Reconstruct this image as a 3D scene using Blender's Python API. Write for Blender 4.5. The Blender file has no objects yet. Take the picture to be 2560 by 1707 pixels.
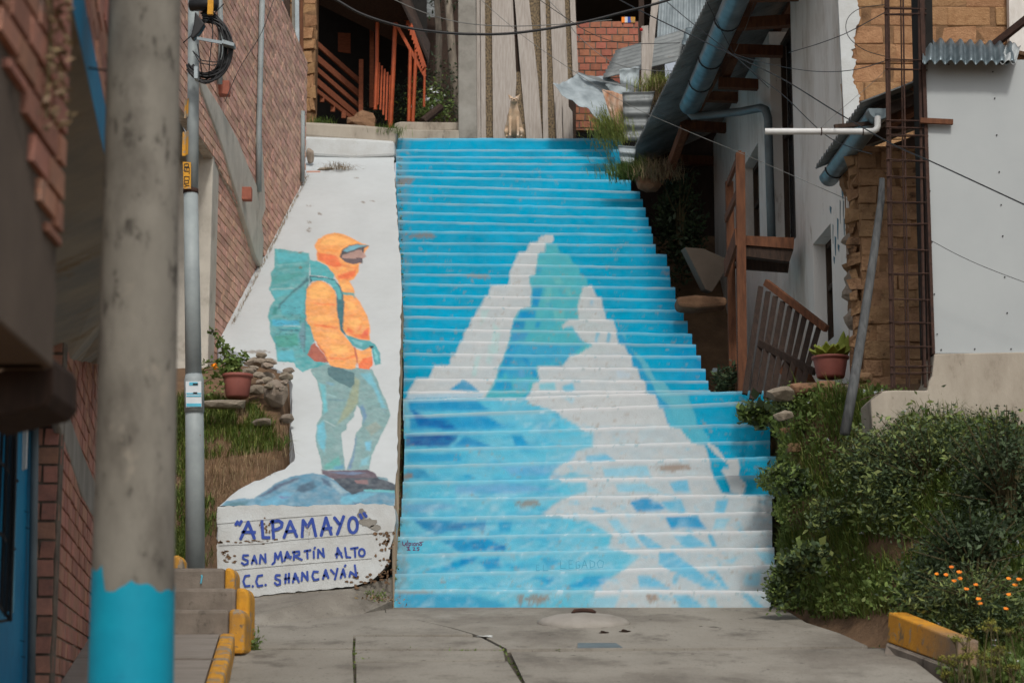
import bpy, bmesh, math, random
import numpy as np
from mathutils import Vector, Matrix
R_ = math.radians
S = bpy.context.scene
# ------------------------------------------------------------------ camera, world, sun, exposure
F_PX, PITCH, CAMZ = 5100.0, R_(10.3), -0.9
cam = bpy.data.cameras.new("camera"); camo = bpy.data.objects.new("camera", cam)
S.collection.objects.link(camo); S.camera = camo
cam.sensor_width = 36; cam.lens = F_PX / 2560 * 36
camo.location = (0, 0, CAMZ); camo.rotation_euler = (R_(90) + PITCH, 0, 0)
cam.clip_start = 0.1; cam.clip_end = 2000
cam.dof.use_dof = True; cam.dof.focus_distance = 20.5; cam.dof.aperture_fstop = 3.2
SUN_EL, SUN_AZ = 46, 8          # azimuth measured to the right of straight behind the camera
W = bpy.data.worlds.new("World"); S.world = W; W.use_nodes = True
wn = W.node_tree.nodes; bg = wn["Background"]
sky = wn.new("ShaderNodeTexSky"); sky.sky_type = 'NISHITA'; sky.sun_disc = False
sky.sun_elevation = R_(SUN_EL); sky.sun_rotation = R_(180 - SUN_AZ)
sky.dust_density = 3.0; sky.air_density = 1.0; sky.ozone_density = 0.6
hs = wn.new("ShaderNodeHueSaturation"); hs.inputs['Saturation'].default_value = 0.3       # thin high cloud whitens the sky
W.node_tree.links.new(sky.outputs[0], hs.inputs['Color']); W.node_tree.links.new(hs.outputs[0], bg.inputs[0]); bg.inputs[1].default_value = 0.115
sl = bpy.data.lights.new("sun", 'SUN'); so = bpy.data.objects.new("sun", sl); S.collection.objects.link(so)
sl.energy = 1.7; sl.angle = R_(7.0); sl.color = (1, .95, .88)
sd = Vector((math.sin(R_(SUN_AZ)) * math.cos(R_(SUN_EL)), -math.cos(R_(SUN_AZ)) * math.cos(R_(SUN_EL)), math.sin(R_(SUN_EL))))
so.rotation_euler = sd.to_track_quat('Z', 'Y').to_euler()
S.view_settings.view_transform = 'Standard'; S.view_settings.look = 'None'
S.view_settings.exposure = 0.04; S.view_settings.gamma = 1
# ------------------------------------------------------------------ helpers
rnd = random.Random(7); rng = np.random.default_rng(5)
fw = np.array([0, math.cos(PITCH), math.sin(PITCH)]); up = np.array([0, -math.sin(PITCH), math.cos(PITCH)]); rt = np.array([1., 0, 0])
CC = np.array([0, 0, CAMZ])
def ray(x, y): return rt * (x - 1280) / F_PX + up * (853.5 - y) / F_PX + fw
def at(x, y, Y):
    d = ray(x, y); return CC + d * (Y / d[1])
def onplane(x, y, p, n):
    d = ray(x, y); return CC + d * (((np.array(p) - CC) @ n) / (d @ n))
def proj(P):
    v = np.asarray(P, float) - CC; z = v @ fw
    return 1280 + F_PX * (v @ rt) / z, 853.5 - F_PX * (v @ up) / z
def lin(c):
    c = np.asarray(c, float) / 255.; return np.where(c <= .04045, c / 12.92, ((c + .055) / 1.055) ** 2.4)
def rgb(*c): return tuple(float(v) for v in lin(c))
def vn(x, y, seed=0):                       # smooth value noise, 0..1
    x = np.asarray(x, float); y = np.asarray(y, float); xi = np.floor(x); yi = np.floor(y); fx = x - xi; fy = y - yi
    fx = fx * fx * (3 - 2 * fx); fy = fy * fy * (3 - 2 * fy)
    def h(a, b):
        v = np.sin(a * 127.1 + b * 311.7 + seed * 74.7) * 43758.5453; return v - np.floor(v)
    return (h(xi, yi) * (1 - fx) + h(xi + 1, yi) * fx) * (1 - fy) + (h(xi, yi + 1) * (1 - fx) + h(xi + 1, yi + 1) * fx) * fy
def fbm(x, y, seed=0, o=4):
    s = 0; a = .5; t = 0
    for k in range(o):
        s = s + a * vn(np.asarray(x) * 2 ** k, np.asarray(y) * 2 ** k, seed + k); t += a; a *= .55
    return s / t
OFF = {}
class MB:
    def __init__(s): s.v = []; s.f = []; s.m = []; s.cur = 0
    def add(s, vs, fs):
        b = len(s.v); s.v += [tuple(float(c) for c in p) for p in vs]
        for f in fs: s.f.append(tuple(b + i for i in f)); s.m.append(s.cur)
    def obox(s, c, ax, ay, az):             # centre and three half-axis vectors
        c, ax, ay, az = [np.array(q, float) for q in (c, ax, ay, az)]
        vs = [c + i * ax + j * ay + k * az for k in (-1, 1) for j in (-1, 1) for i in (-1, 1)]
        s.add(vs, [(0, 2, 3, 1), (4, 5, 7, 6), (0, 1, 5, 4), (2, 6, 7, 3), (0, 4, 6, 2), (1, 3, 7, 5)])
    def box(s, p0, p1):
        p0 = np.array(p0, float); p1 = np.array(p1, float); h = (p1 - p0) / 2
        s.obox((p0 + p1) / 2, (h[0], 0, 0), (0, h[1], 0), (0, 0, h[2]))
    def beam(s, a, b, w, h, upv=(0, 0, 1)):
        a = np.array(a, float); b = np.array(b, float); d = b - a; L = np.linalg.norm(d); d /= L
        u = np.array(upv, float); x = np.cross(d, u); x /= np.linalg.norm(x); u = np.cross(x, d)
        s.obox((a + b) / 2, d * L / 2, x * w / 2, u * h / 2)
    def tube(s, pts, r, n=8, cap=True):
        pts = [np.array(p, float) for p in pts]; rs = r if hasattr(r, '__len__') else [r] * len(pts)
        vs = []; fs = []; prev = None
        for i, p in enumerate(pts):
            d = pts[min(i + 1, len(pts) - 1)] - pts[max(i - 1, 0)]; d = d / (np.linalg.norm(d) + 1e-9)
            if prev is None:
                u = np.array([0, 0, 1.]) if abs(d[2]) < .9 else np.array([0, 1., 0]); x = np.cross(d, u)
            else: x = prev - d * (prev @ d)
            x /= np.linalg.norm(x); prev = x; y = np.cross(d, x)
            vs += [p + rs[i] * (math.cos(2 * math.pi * k / n) * x + math.sin(2 * math.pi * k / n) * y) for k in range(n)]
        for i in range(len(pts) - 1):
            for k in range(n): fs.append((i * n + k, i * n + (k + 1) % n, (i + 1) * n + (k + 1) % n, (i + 1) * n + k))
        if cap: fs += [tuple(range(n))[::-1], tuple((len(pts) - 1) * n + k for k in range(n))]
        s.add(vs, fs)
    def prism(s, poly, off):
        n = len(poly); off = np.array(off, float); a = [np.array(p, float) for p in poly]; vs = a + [p + off for p in a]
        s.add(vs, [tuple(range(n)), tuple(range(2 * n - 1, n - 1, -1))] + [(i, i + n, (i + 1) % n + n, (i + 1) % n) for i in range(n)])
    def grid(s, fn, nu, nv, closed=False):
        vs = [fn(i / nu, j / nv) for j in range(nv + 1) for i in range(nu + 1)]
        s.add(vs, [(j * (nu + 1) + i, j * (nu + 1) + i + 1, (j + 1) * (nu + 1) + i + 1, (j + 1) * (nu + 1) + i) for j in range(nv) for i in range(nu)])
    def lathe(s, c, prof, n=24):            # prof: list of (radius, z)
        c = np.array(c, float); vs = [c + np.array([r * math.cos(2 * math.pi * k / n), r * math.sin(2 * math.pi * k / n), z]) for r, z in prof for k in range(n)]
        fs = [(j * n + k, j * n + (k + 1) % n, (j + 1) * n + (k + 1) % n, (j + 1) * n + k) for j in range(len(prof) - 1) for k in range(n)]
        s.add(vs, fs)
    def blob(s, c, r, seed=0, rough=.25, nu=12, nv=8):
        c = np.array(c, float); r = np.array(r, float) * np.ones(3); vs = []; rr = random.Random(seed)
        ph = [rr.uniform(0, 6) for _ in range(6)]
        for j in range(nv + 1):
            t = math.pi * j / nv
            for i in range(nu):
                p = 2 * math.pi * i / nu; d = np.array([math.sin(t) * math.cos(p), math.sin(t) * math.sin(p), math.cos(t)])
                k = 1 + rough * (math.sin(3 * d[0] + ph[0]) * math.sin(2.7 * d[1] + ph[1]) + .6 * math.sin(5.1 * d[2] + ph[2] + 3 * d[0]) + .4 * math.sin(8 * d[1] + ph[3]) * math.sin(7 * d[0] + ph[4]))
                vs.append(c + d * r * k)
        s.add(vs, [(j * nu + i, j * nu + (i + 1) % nu, (j + 1) * nu + (i + 1) % nu, (j + 1) * nu + i) for j in range(nv) for i in range(nu)])
    def build(s, name, mats, parent=None, smooth=False, bevel=0, org=None, colors=None):
        V = np.array(s.v, float).reshape(-1, 3)
        if parent is not None: o0 = OFF[parent.name]
        elif org is not None: o0 = np.array(org, float)
        else: o0 = np.array([(V[:, 0].min() + V[:, 0].max()) / 2, (V[:, 1].min() + V[:, 1].max()) / 2, V[:, 2].min()])
        me = bpy.data.meshes.new(name); me.from_pydata((V - o0).tolist(), [], s.f)
        mats = mats if isinstance(mats, (list, tuple)) else [mats]
        for m in mats: me.materials.append(m)
        if len(mats) > 1: me.polygons.foreach_set('material_index', s.m)
        if smooth: me.polygons.foreach_set('use_smooth', [True] * len(me.polygons))
        if colors is not None:
            a = me.color_attributes.new('paint', 'FLOAT_COLOR', 'POINT')
            c4 = np.ones((len(V), 4), np.float32); c4[:, :3] = colors; a.data.foreach_set('color', c4.ravel())
        me.update(); o = bpy.data.objects.new(name, me); S.collection.objects.link(o)
        if parent is not None: o.parent = parent; OFF[o.name] = o0
        else: o.location = o0; OFF[o.name] = o0
        if bevel:
            b = o.modifiers.new('bevel', 'BEVEL'); b.width = bevel; b.segments = 2; b.limit_method = 'ANGLE'
        return o
def tag(o, label, cat, group=None, kind=None):
    if label: o['label'] = label
    if cat: o['category'] = cat
    if group: o['group'] = group
    if kind: o['kind'] = kind
    return o
def thing(name, loc, label, cat, group=None):
    o = bpy.data.objects.new(name, None); S.collection.objects.link(o); o.location = tuple(loc); o.empty_display_size = .2
    OFF[o.name] = np.array(loc, float); return tag(o, label, cat, group)
# ------------------------------------------------------------------ materials
def nt(name):
    m = bpy.data.materials.new(name); m.use_nodes = True; t = m.node_tree; return m, t, t.nodes, t.links, t.nodes['Principled BSDF']
def noise(t, vec, sc, det=6, rough=.6):
    n = t.nodes.new('ShaderNodeTexNoise'); n.inputs['Scale'].default_value = sc; n.inputs['Detail'].default_value = det; n.inputs['Roughness'].default_value = rough
    t.links.new(vec, n.inputs['Vector']); return n.outputs['Fac']
def ramp(t, fac, lo, hi):
    r = t.nodes.new('ShaderNodeMapRange'); r.inputs['From Min'].default_value = lo; r.inputs['From Max'].default_value = hi; t.links.new(fac, r.inputs['Value']); return r.outputs[0]
def mix(t, fac, a, b, mode='MIX'):
    m = t.nodes.new('ShaderNodeMix'); m.data_type = 'RGBA'; m.blend_type = mode
    for i, v in ((0, fac), (6, a), (7, b)):
        if isinstance(v, (int, float)): m.inputs[i].default_value = v
        elif isinstance(v, tuple): m.inputs[i].default_value = (*v, 1)
        else: t.links.new(v, m.inputs[i])
    return m.outputs[2]
def M(name, c, c2=None, ns=5, rough=.88, bump=.3, bs=60, metal=0., island=0., spots=(), stretch=None, spec=.3, paint=False, trans=0., bd=.01):
    m, t, N, L, P = nt(name); tc = N.new('ShaderNodeTexCoord'); vec = tc.outputs['Object']
    if stretch:
        mp = N.new('ShaderNodeMapping'); mp.inputs['Scale'].default_value = stretch; L.new(vec, mp.inputs[0]); vec = mp.outputs[0]
    if paint:
        at_ = N.new('ShaderNodeAttribute'); at_.attribute_name = 'paint'; col = at_.outputs['Color']
        col = mix(t, ramp(t, noise(t, vec, ns), .35, .7), col, mix(t, .08, col, c or (.5, .5, .5)))
    else: col = mix(t, ramp(t, noise(t, vec, ns), .32, .68), c, c2 or tuple(v * .72 for v in c))
    for sc, ss, lo, hi in spots: col = mix(t, ramp(t, noise(t, vec, ss, 8, .7), lo, hi), col, sc)
    if island:
        g = N.new('ShaderNodeNewGeometry'); r = ramp(t, g.outputs['Random Per Island'], 0, 1)
        h = N.new('ShaderNodeHueSaturation'); mr = N.new('ShaderNodeMapRange'); mr.inputs[3].default_value = 1 - island; mr.inputs[4].default_value = 1 + island
        L.new(r, mr.inputs[0]); L.new(mr.outputs[0], h.inputs['Value'])
        mh = N.new('ShaderNodeMath'); mh.operation = 'MULTIPLY'; mh.inputs[1].default_value = 7.31; L.new(r, mh.inputs[0]); fr = N.new('ShaderNodeMath'); fr.operation = 'FRACT'; L.new(mh.outputs[0], fr.inputs[0])
        m2 = N.new('ShaderNodeMapRange'); m2.inputs[3].default_value = .5 - island * .05; m2.inputs[4].default_value = .5 + island * .05; L.new(fr.outputs[0], m2.inputs[0]); L.new(m2.outputs[0], h.inputs['Hue'])
        L.new(col, h.inputs['Color']); col = h.outputs[0]
    L.new(col, P.inputs['Base Color']); P.inputs['Roughness'].default_value = rough; P.inputs['Metallic'].default_value = metal
    P.inputs['Specular IOR Level'].default_value = spec
    if bump:
        b = N.new('ShaderNodeBump'); b.inputs['Strength'].default_value = bump; b.inputs['Distance'].default_value = bd
        L.new(noise(t, vec, bs, 8, .7), b.inputs['Height']); L.new(b.outputs[0], P.inputs['Normal'])
    if trans:
        tr = N.new('ShaderNodeBsdfTranslucent'); L.new(col, tr.inputs[0]); mx = N.new('ShaderNodeMixShader'); mx.inputs[0].default_value = trans
        L.new(P.outputs[0], mx.inputs[1]); L.new(tr.outputs[0], mx.inputs[2]); L.new(mx.outputs[0], N['Material Output'].inputs[0])
    return m
DIRT = rgb(96, 78, 60)
m_paint = M('painted_concrete', rgb(150, 150, 145), ns=9, rough=.85, bump=.35, bs=70, paint=True, spec=.05, spots=[(rgb(150, 132, 112), 14, .74, .78), (rgb(90, 82, 74), 45, .77, .8)])
m_white = M('white_painted_concrete', rgb(198, 202, 202), rgb(182, 183, 180), ns=4, bump=.5, bs=45, spots=[(rgb(140, 122, 104), 9, .66, .73), (rgb(70, 58, 48), 26, .71, .74)])
m_conc = M('grey_concrete', rgb(150, 146, 138), rgb(122, 118, 110), ns=3, bump=.4, bs=50, spots=[(rgb(96, 90, 82), 1.7, .55, .75), (rgb(80, 76, 70), 40, .66, .74)])
m_conc2 = M('pale_concrete', rgb(196, 190, 178), rgb(172, 166, 155), ns=3, bump=.4, bs=50, spots=[(rgb(140, 132, 120), 2.2, .55, .75), (rgb(110, 104, 96), 30, .68, .75)])
m_bricko = M('bright_orange_brick', rgb(172, 110, 86), rgb(148, 94, 76), ns=20, bump=.5, bs=60, island=.2)
m_woodk = M('near_black_wood', rgb(58, 45, 37), rgb(40, 32, 27), ns=5, bump=.5, bs=12, stretch=(6, 6, 1), island=.2)  # very dark brown wood tone with grain
m_jnt = M('joint_dirt', rgb(84, 76, 64), rgb(58, 54, 44), ns=9, bump=.5, bs=60)
m_lid = M('cover_concrete', rgb(156, 151, 143), rgb(140, 135, 127), ns=5, bump=.4, bs=40, spots=[(rgb(120, 114, 106), 6, .6, .72)])
m_street = M('street_concrete', rgb(148, 143, 133), rgb(130, 125, 115), ns=1.4, bump=.35, bs=60, spots=[(rgb(118, 112, 103), .7, .48, .62), (rgb(100, 95, 87), 2.6, .54, .7), (rgb(88, 83, 75), 55, .57, .7), (rgb(78, 73, 66), 9, .61, .7), (rgb(178, 172, 162), 90, .62, .7), (rgb(158, 154, 145), .9, .6, .8)], stretch=(1, .5, 1))
m_walk = M('sidewalk_concrete', rgb(150, 143, 135), rgb(128, 121, 113), ns=3, bump=.8, bs=10, stretch=(1, 9, 1), spots=[(rgb(104, 98, 92), 3, .58, .75)])
m_dkconc = M('dark_stained_concrete', rgb(138, 128, 117), rgb(106, 98, 89), ns=5, bump=.5, bs=45, spots=[(rgb(58, 54, 50), 8, .58, .72)])
m_yellow = M('worn_yellow_paint', rgb(214, 156, 48), rgb(186, 130, 44), ns=6, rough=.75, bump=.6, bs=40, spots=[(rgb(140, 112, 76), 2.2, .5, .75), (rgb(146, 134, 116), 6, .53, .58), (rgb(110, 98, 82), 16, .6, .66), (rgb(70, 62, 54), 30, .68, .72)])
m_kerbb = M('kerb_with_faded_yellow', rgb(214, 152, 40), rgb(190, 130, 40), ns=5, rough=.8, bump=.7, bs=40, spots=[(rgb(128, 108, 78), 7, .53, .62), (rgb(150, 140, 122), 13, .6, .65), (rgb(66, 58, 50), 22, .62, .68)])
def fade(m, c, x0, x1, axis=1):              # paint worn off towards one end
    t = m.node_tree; N, L = t.nodes, t.links; P = N['Principled BSDF']; old = P.inputs['Base Color'].links[0].from_socket; tc = N.new('ShaderNodeTexCoord'); sp = N.new('ShaderNodeSeparateXYZ'); L.new(tc.outputs['Object'], sp.inputs[0])
    ad = N.new('ShaderNodeMath'); ad.operation = 'MULTIPLY_ADD'; ad.inputs[1].default_value = .8; L.new(noise(t, tc.outputs['Object'], 4), ad.inputs[0]); L.new(sp.outputs[axis], ad.inputs[2])
    L.new(mix(t, ramp(t, ad.outputs[0], x0, x1), old, c), P.inputs['Base Color'])
fade(m_kerbb, rgb(122, 106, 90), .35, -.35)
m_pole = M('weathered_pole_concrete', rgb(140, 136, 126), rgb(116, 112, 103), ns=7, bump=.15, bs=30, stretch=(1, 1, .5), spots=[(rgb(88, 83, 76), 3.2, .5, .72), (rgb(78, 74, 68), 14, .57, .66), (rgb(160, 152, 138), 5, .6, .74), (rgb(60, 56, 52), 26, .66, .71)])
m_pblue = M('blue_pole_paint', rgb(0, 150, 176), rgb(0, 136, 164), ns=5, rough=.6, bump=.2, bs=14, spots=[(rgb(0, 116, 144), 5, .58, .74), (rgb(40, 160, 180), 9, .64, .74)])
m_brick = M('orange_brick', rgb(210, 170, 150), rgb(192, 150, 131), ns=20, bump=.5, bs=60, island=.24, spots=[(rgb(150, 128, 112), 9, .6, .75)])
m_brickd = M('darker_brick', rgb(180, 128, 108), rgb(152, 112, 98), ns=14, bump=.5, bs=60, island=.22, spots=[(rgb(120, 104, 96), 6, .58, .72)])  # darker brick tone with greyish patches
m_mort = M('brick_mortar', rgb(186, 172, 156), rgb(140, 128, 114), ns=12, bump=.6, bs=50)
m_mortd = M('dark_mortar', rgb(118, 108, 96), rgb(82, 74, 66), ns=12, bump=.6, bs=50)
m_plas = M('white_plaster', rgb(224, 222, 217), rgb(212, 208, 202), ns=1.6, bump=.25, bs=25, stretch=(1, 1, .35), spots=[(rgb(172, 162, 150), 1.3, .5, .72), (rgb(150, 136, 120), 4, .6, .74), (rgb(112, 98, 84), 9, .67, .74)])
m_beige = M('beige_plaster', rgb(112, 100, 88), rgb(96, 86, 76), ns=2, bump=.3, bs=30)
m_soff = M('board_marked_soffit', rgb(150, 144, 130), rgb(118, 120, 118), ns=2.2, bump=.2, bs=20, stretch=(1, 1.4, 1), spots=[(rgb(124, 108, 84), 1.5, .55, .65)])
m_adobe = M('adobe_earth', rgb(172, 134, 98), rgb(146, 108, 76), ns=10, rough=.95, bump=.9, bs=35, island=.12, spots=[(rgb(196, 164, 122), 60, .62, .7), (rgb(92, 66, 44), 24, .66, .73)], bd=.02)
m_adobe2 = M('eroded_adobe', rgb(180, 144, 108), rgb(140, 108, 80), ns=7, rough=.95, bump=1., bs=16, island=.1, spots=[(rgb(170, 140, 108), 40, .6, .7), (rgb(70, 52, 38), 7, .58, .7), (rgb(60, 44, 32), 18, .64, .7)], bd=.07)
m_adobed = M('adobe_joint_mud', rgb(142, 110, 80), rgb(106, 80, 57), ns=12, rough=.95, bump=.8, bs=30, bd=.02)
m_sheet = M('white_wall_sheet', rgb(168, 173, 173), rgb(160, 165, 166), ns=1.2, rough=.55, bump=.03, bs=90)
m_base = M('stained_plinth_concrete', rgb(172, 163, 149), rgb(148, 139, 126), ns=2.2, bump=.35, bs=35, stretch=(1, 1, .45), spots=[(rgb(136, 126, 112), 1.3, .45, .7), (rgb(112, 100, 88), 2.6, .54, .72), (rgb(84, 75, 66), 6, .62, .74)])
m_galv = M('galvanised_metal', rgb(168, 178, 182), rgb(128, 138, 142), ns=4, rough=.6, bump=.15, bs=20, metal=.2, spots=[(rgb(120, 108, 96), 6, .62, .74)])
m_galvd = M('weathered_corrugated_metal', rgb(132, 136, 136), rgb(96, 100, 100), ns=3, rough=.6, bump=.15, bs=20, metal=.35, spots=[(rgb(96, 74, 58), 5, .62, .74)])
m_gut = M('gutter_zinc', rgb(126, 138, 142), rgb(90, 102, 107), ns=5, rough=.4, bump=.1, bs=18, metal=.5, spots=[(rgb(78, 124, 146), 4, .62, .74), (rgb(96, 88, 80), 7, .66, .76)])
m_rusty = M('rust_streaked_sheet', rgb(186, 172, 156), rgb(166, 110, 72), ns=6, rough=.7, bump=.2, bs=20, metal=.2, stretch=(1.5, 1, .6))
m_rust = M('rusted_steel', rgb(74, 52, 43), rgb(52, 38, 33), ns=20, rough=.85, bump=.5, bs=120)
m_wood = M('weathered_grey_wood', rgb(176, 168, 160), rgb(150, 141, 132), ns=5, bump=.4, bs=12, stretch=(9, 9, .8), island=.1, spots=[(rgb(104, 92, 80), 9, .66, .74)])
m_gwood = M('grey_pole_wood', rgb(98, 100, 100), rgb(70, 72, 73), ns=6, bump=.5, bs=12, stretch=(6, 6, 1), spots=[(rgb(60, 56, 52), 9, .6, .7)])
m_woodb = M('brown_wood', rgb(112, 74, 50), rgb(80, 52, 36), ns=5, bump=.4, bs=12, stretch=(6, 6, 1), island=.15)
m_woodd = M('dark_old_wood', rgb(68, 53, 43), rgb(46, 37, 31), ns=5, bump=.5, bs=12, stretch=(6, 6, 1), island=.2)
m_slat = M('reddish_slat_wood', rgb(140, 84, 56), rgb(112, 66, 44), ns=6, bump=.3, bs=14, stretch=(2, 6, 6), island=.15)
m_orange = M('orange_paint', rgb(178, 82, 40), rgb(150, 68, 34), ns=8, rough=.6, bump=.15, bs=40)
m_black = M('black_cable_rubber', (.012, .012, .013), (.02, .02, .021), rough=.45, bump=0)
m_wire = M('grey_wire', rgb(120, 120, 116), rgb(90, 90, 88), rough=.6, bump=0)
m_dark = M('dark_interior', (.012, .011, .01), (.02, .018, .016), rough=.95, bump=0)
m_soil = M('brown_soil', rgb(124, 98, 74), rgb(94, 74, 56), ns=3, rough=.97, bump=.9, bs=18, bd=.03, spots=[(rgb(150, 118, 88), 30, .6, .7), (rgb(62, 46, 34), 9, .62, .74)])
m_rock = M('grey_rubble_stone', rgb(156, 144, 130), rgb(124, 112, 98), ns=6, rough=.95, bump=.9, bs=16, island=.18, bd=.02, spots=[(rgb(92, 80, 68), 12, .6, .72)])
m_rockb = M('brown_rubble_stone', rgb(142, 112, 84), rgb(112, 86, 64), ns=6, rough=.95, bump=.9, bs=16, island=.2, bd=.02)
m_pot = M('terracotta_plastic', rgb(142, 84, 74), rgb(124, 72, 64), ns=6, rough=.6, bump=.1, bs=30)
m_blue = M('bright_blue_wall_paint', rgb(0, 126, 168), rgb(0, 108, 150), ns=3, rough=.6, bump=.2, bs=25, spots=[(rgb(0, 84, 120), 5, .6, .75)])
m_drip = M('grey_blue_drip', rgb(60, 104, 124), rgb(80, 112, 126), rough=.6, bump=0)
m_steel = M('grey_painted_steel', rgb(152, 160, 160), rgb(134, 142, 143), ns=5, rough=.55, bump=.1, bs=40, spots=[(rgb(118, 78, 54), 16, .66, .72)])
m_pvc = M('white_pvc', rgb(206, 208, 206), rgb(192, 192, 190), rough=.45, bump=0)
m_pvcg = M('grey_pvc', rgb(104, 116, 120), rgb(88, 98, 102), rough=.5, bump=0)
m_fab = M('patterned_dark_fabric', rgb(150, 130, 100), rgb(46, 44, 46), ns=44, rough=.95, bump=.2, bs=60, stretch=(1, 1, .7))
m_letter = M('blue_sign_paint', rgb(42, 68, 150), rgb(62, 84, 160), ns=14, rough=.7, bump=.1, bs=40)
m_sign = M('purple_signature_paint', rgb(104, 42, 92), rough=.7, bump=0)
m_scr = M('grey_scratched_paint', rgb(80, 164, 196), rough=.8, bump=0)
m_blk = M('black_print', (.02, .02, .02), rough=.7, bump=0)
m_lblue = M('pale_blue_print', rgb(90, 180, 205), rough=.7, bump=0)
m_paper = M('white_paper', rgb(205, 210, 212), rgb(190, 196, 200), rough=.8, bump=0)
m_red = M('red_plastic', rgb(190, 40, 36), rough=.5, bump=0)
m_glass = M('dark_window_glass', (.03, .035, .04), rough=.15, bump=0, spec=.6)
def foliage(name, a, b, tr=.25): return M(name, rgb(*a), rgb(*b), ns=1.3, rough=.6, bump=0, island=.35, trans=tr, spec=.35)
m_gr = foliage('green_grass', (104, 124, 54), (76, 98, 44)); m_gr2 = foliage('yellow_green_grass', (140, 146, 72), (104, 116, 54))
m_dry = foliage('dry_straw', (158, 138, 104), (118, 100, 76), .15)
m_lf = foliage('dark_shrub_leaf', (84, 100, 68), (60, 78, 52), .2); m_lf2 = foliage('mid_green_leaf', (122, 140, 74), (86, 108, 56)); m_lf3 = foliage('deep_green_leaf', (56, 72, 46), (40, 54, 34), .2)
m_lf4 = foliage('yellowish_weed_leaf', (132, 144, 84), (98, 114, 62)); m_succ = foliage('lime_succulent_leaf', (160, 170, 70), (120, 140, 60), .2)
m_stem = M('plant_stem', rgb(92, 86, 56), rgb(70, 60, 42), bump=0); m_flow = M('orange_petal', rgb(240, 140, 20), rgb(226, 112, 14), rough=.6, bump=0, island=.15)
m_fen = foliage('yellowish_umbel', (150, 146, 62), (120, 124, 56)); m_bark = M('pale_bark', rgb(150, 140, 126), rgb(96, 88, 78), ns=4, bump=.5, bs=10, stretch=(4, 4, 1))
m_fur = M('cream_dog_fur', rgb(196, 170, 142), rgb(172, 144, 116), ns=9, bump=.3, bs=80, spots=[(rgb(206, 192, 176), 4, .5, .65)])
RP = at(770, 1265, 18.4); RQ = at(985, 390, 29.0); RN = np.cross(RQ - RP, [1, 0, 0]); RN = RN / np.linalg.norm(RN); RN = RN if RN[2] > 0 else -RN
def ramp_pt(x, y): return onplane(x, y, RP, RN)
RSL = (RQ[2] - RP[2]) / (RQ[1] - RP[1])
def ramp_z(Y): return RP[2] + RSL * (Y - RP[1])
# ------------------------------------------------------------------ terrain and street
def street_z(Y): return .13 * (Y - 18.5)
def sst(a, b, x):
    t = np.clip((np.asarray(x, float) - a) / (b - a), 0, 1); return t * t * (3 - 2 * t)
def terrain_z(X, Y):
    X = np.asarray(X, float); Y = np.asarray(Y, float)
    st = street_z(np.minimum(Y, 18.5)) - .06
    hill = np.where(Y > 18.3, np.minimum(.64 * (Y - 18.5) - .75, 6.45 + .12 * (Y - 29.8)), st)
    hill = np.where(Y > 29.6, np.maximum(hill, 6.3 + .12 * (Y - 29.8)), hill)
    # right bank and yard
    xf = np.where(Y < 18.4, 2.3 + (18.4 - Y) * .14, np.interp(Y, [18.4, 20, 21.6, 21.75, 29], [2.32, 2.57, 2.62, 2.0, 1.55]))
    H = np.interp(Y, [14.2, 15, 17, 18.5, 19.3, 21, 26, 29.5, 60], [0, .5, 1.75, 2.05, 2.2, 2.35, 2.7, 6.2, 10])
    wd = np.interp(Y, [14, 18, 18.6, 19], [1.0, .8, .4, .3])
    bank = np.where(Y < 18.5, st + H * sst(0, 1, (X - xf) / wd), H)
    wr = np.where(Y < 18.5, sst(-.05, .05, X - xf), sst(.0, .3, X - xf)) * (Y > 14.2)
    bank = np.where((Y > 18.5) & (X < xf), hill, bank)
    # left bank beside the name wall and the ramp
    lb = np.interp(Y, [16.0, 16.5, 18.3, 18.6, 19.3, 20.6, 21.5, 22.2, 29, 30, 60], [-.35, .12, .72, 1.02, 1.52, 2.42, 2.72, 2.9, 6.7, 7.3, 10])
    lx = np.interp(Y, [16, 18.38, 18.4, 18.9, 19.3, 21.2, 21.9, 22.3], [-2.62, -2.66, -2.62, -2.2, -2.1, -2.3, -2.75, -3.2])
    wl = sst(.03, -.05, X - lx) * sst(15.9, 16.3, Y)
    z = hill * (1 - wr) * (1 - wl) + bank * wr * (1 - wl) + lb * wl
    z = np.where((X > -3.4) & (X < -1.2) & (Y > 18.45) & (wl < .5), np.minimum(z, ramp_z(Y) - .35), z)
    return z + .05 * (fbm(X * 2.1, Y * 2.1, 3) - .5) * (wr + wl)
def make_terrain():
    xs = np.concatenate([np.linspace(-90, -6, 15), np.linspace(-5, 6, 111), np.linspace(7, 90, 15)])
    ys = np.concatenate([np.linspace(-30, 9, 14), np.linspace(9.5, 33, 190), np.linspace(34, 140, 20)])
    XX, YY = np.meshgrid(xs, ys); ZZ = terrain_z(XX, YY); b = MB(); nx = len(xs); ny = len(ys)
    b.add(np.stack([XX.ravel(), YY.ravel(), ZZ.ravel()], 1), [(j * nx + i, j * nx + i + 1, (j + 1) * nx + i + 1, (j + 1) * nx + i) for j in range(ny - 1) for i in range(nx - 1)])
    tag(b.build('hillside_ground', m_soil, smooth=True), None, None, kind='structure')
SP = np.array([0, 18.5, 0.]); SN = np.array([0, -.13, 1.])
def st_pt(x, y, dz=0): return onplane(x, y, SP + np.array([0, 0, dz]), SN)
def c8(x, y): return (600 + x / 1.3067, 1460 + y / 1.3067)
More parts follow.
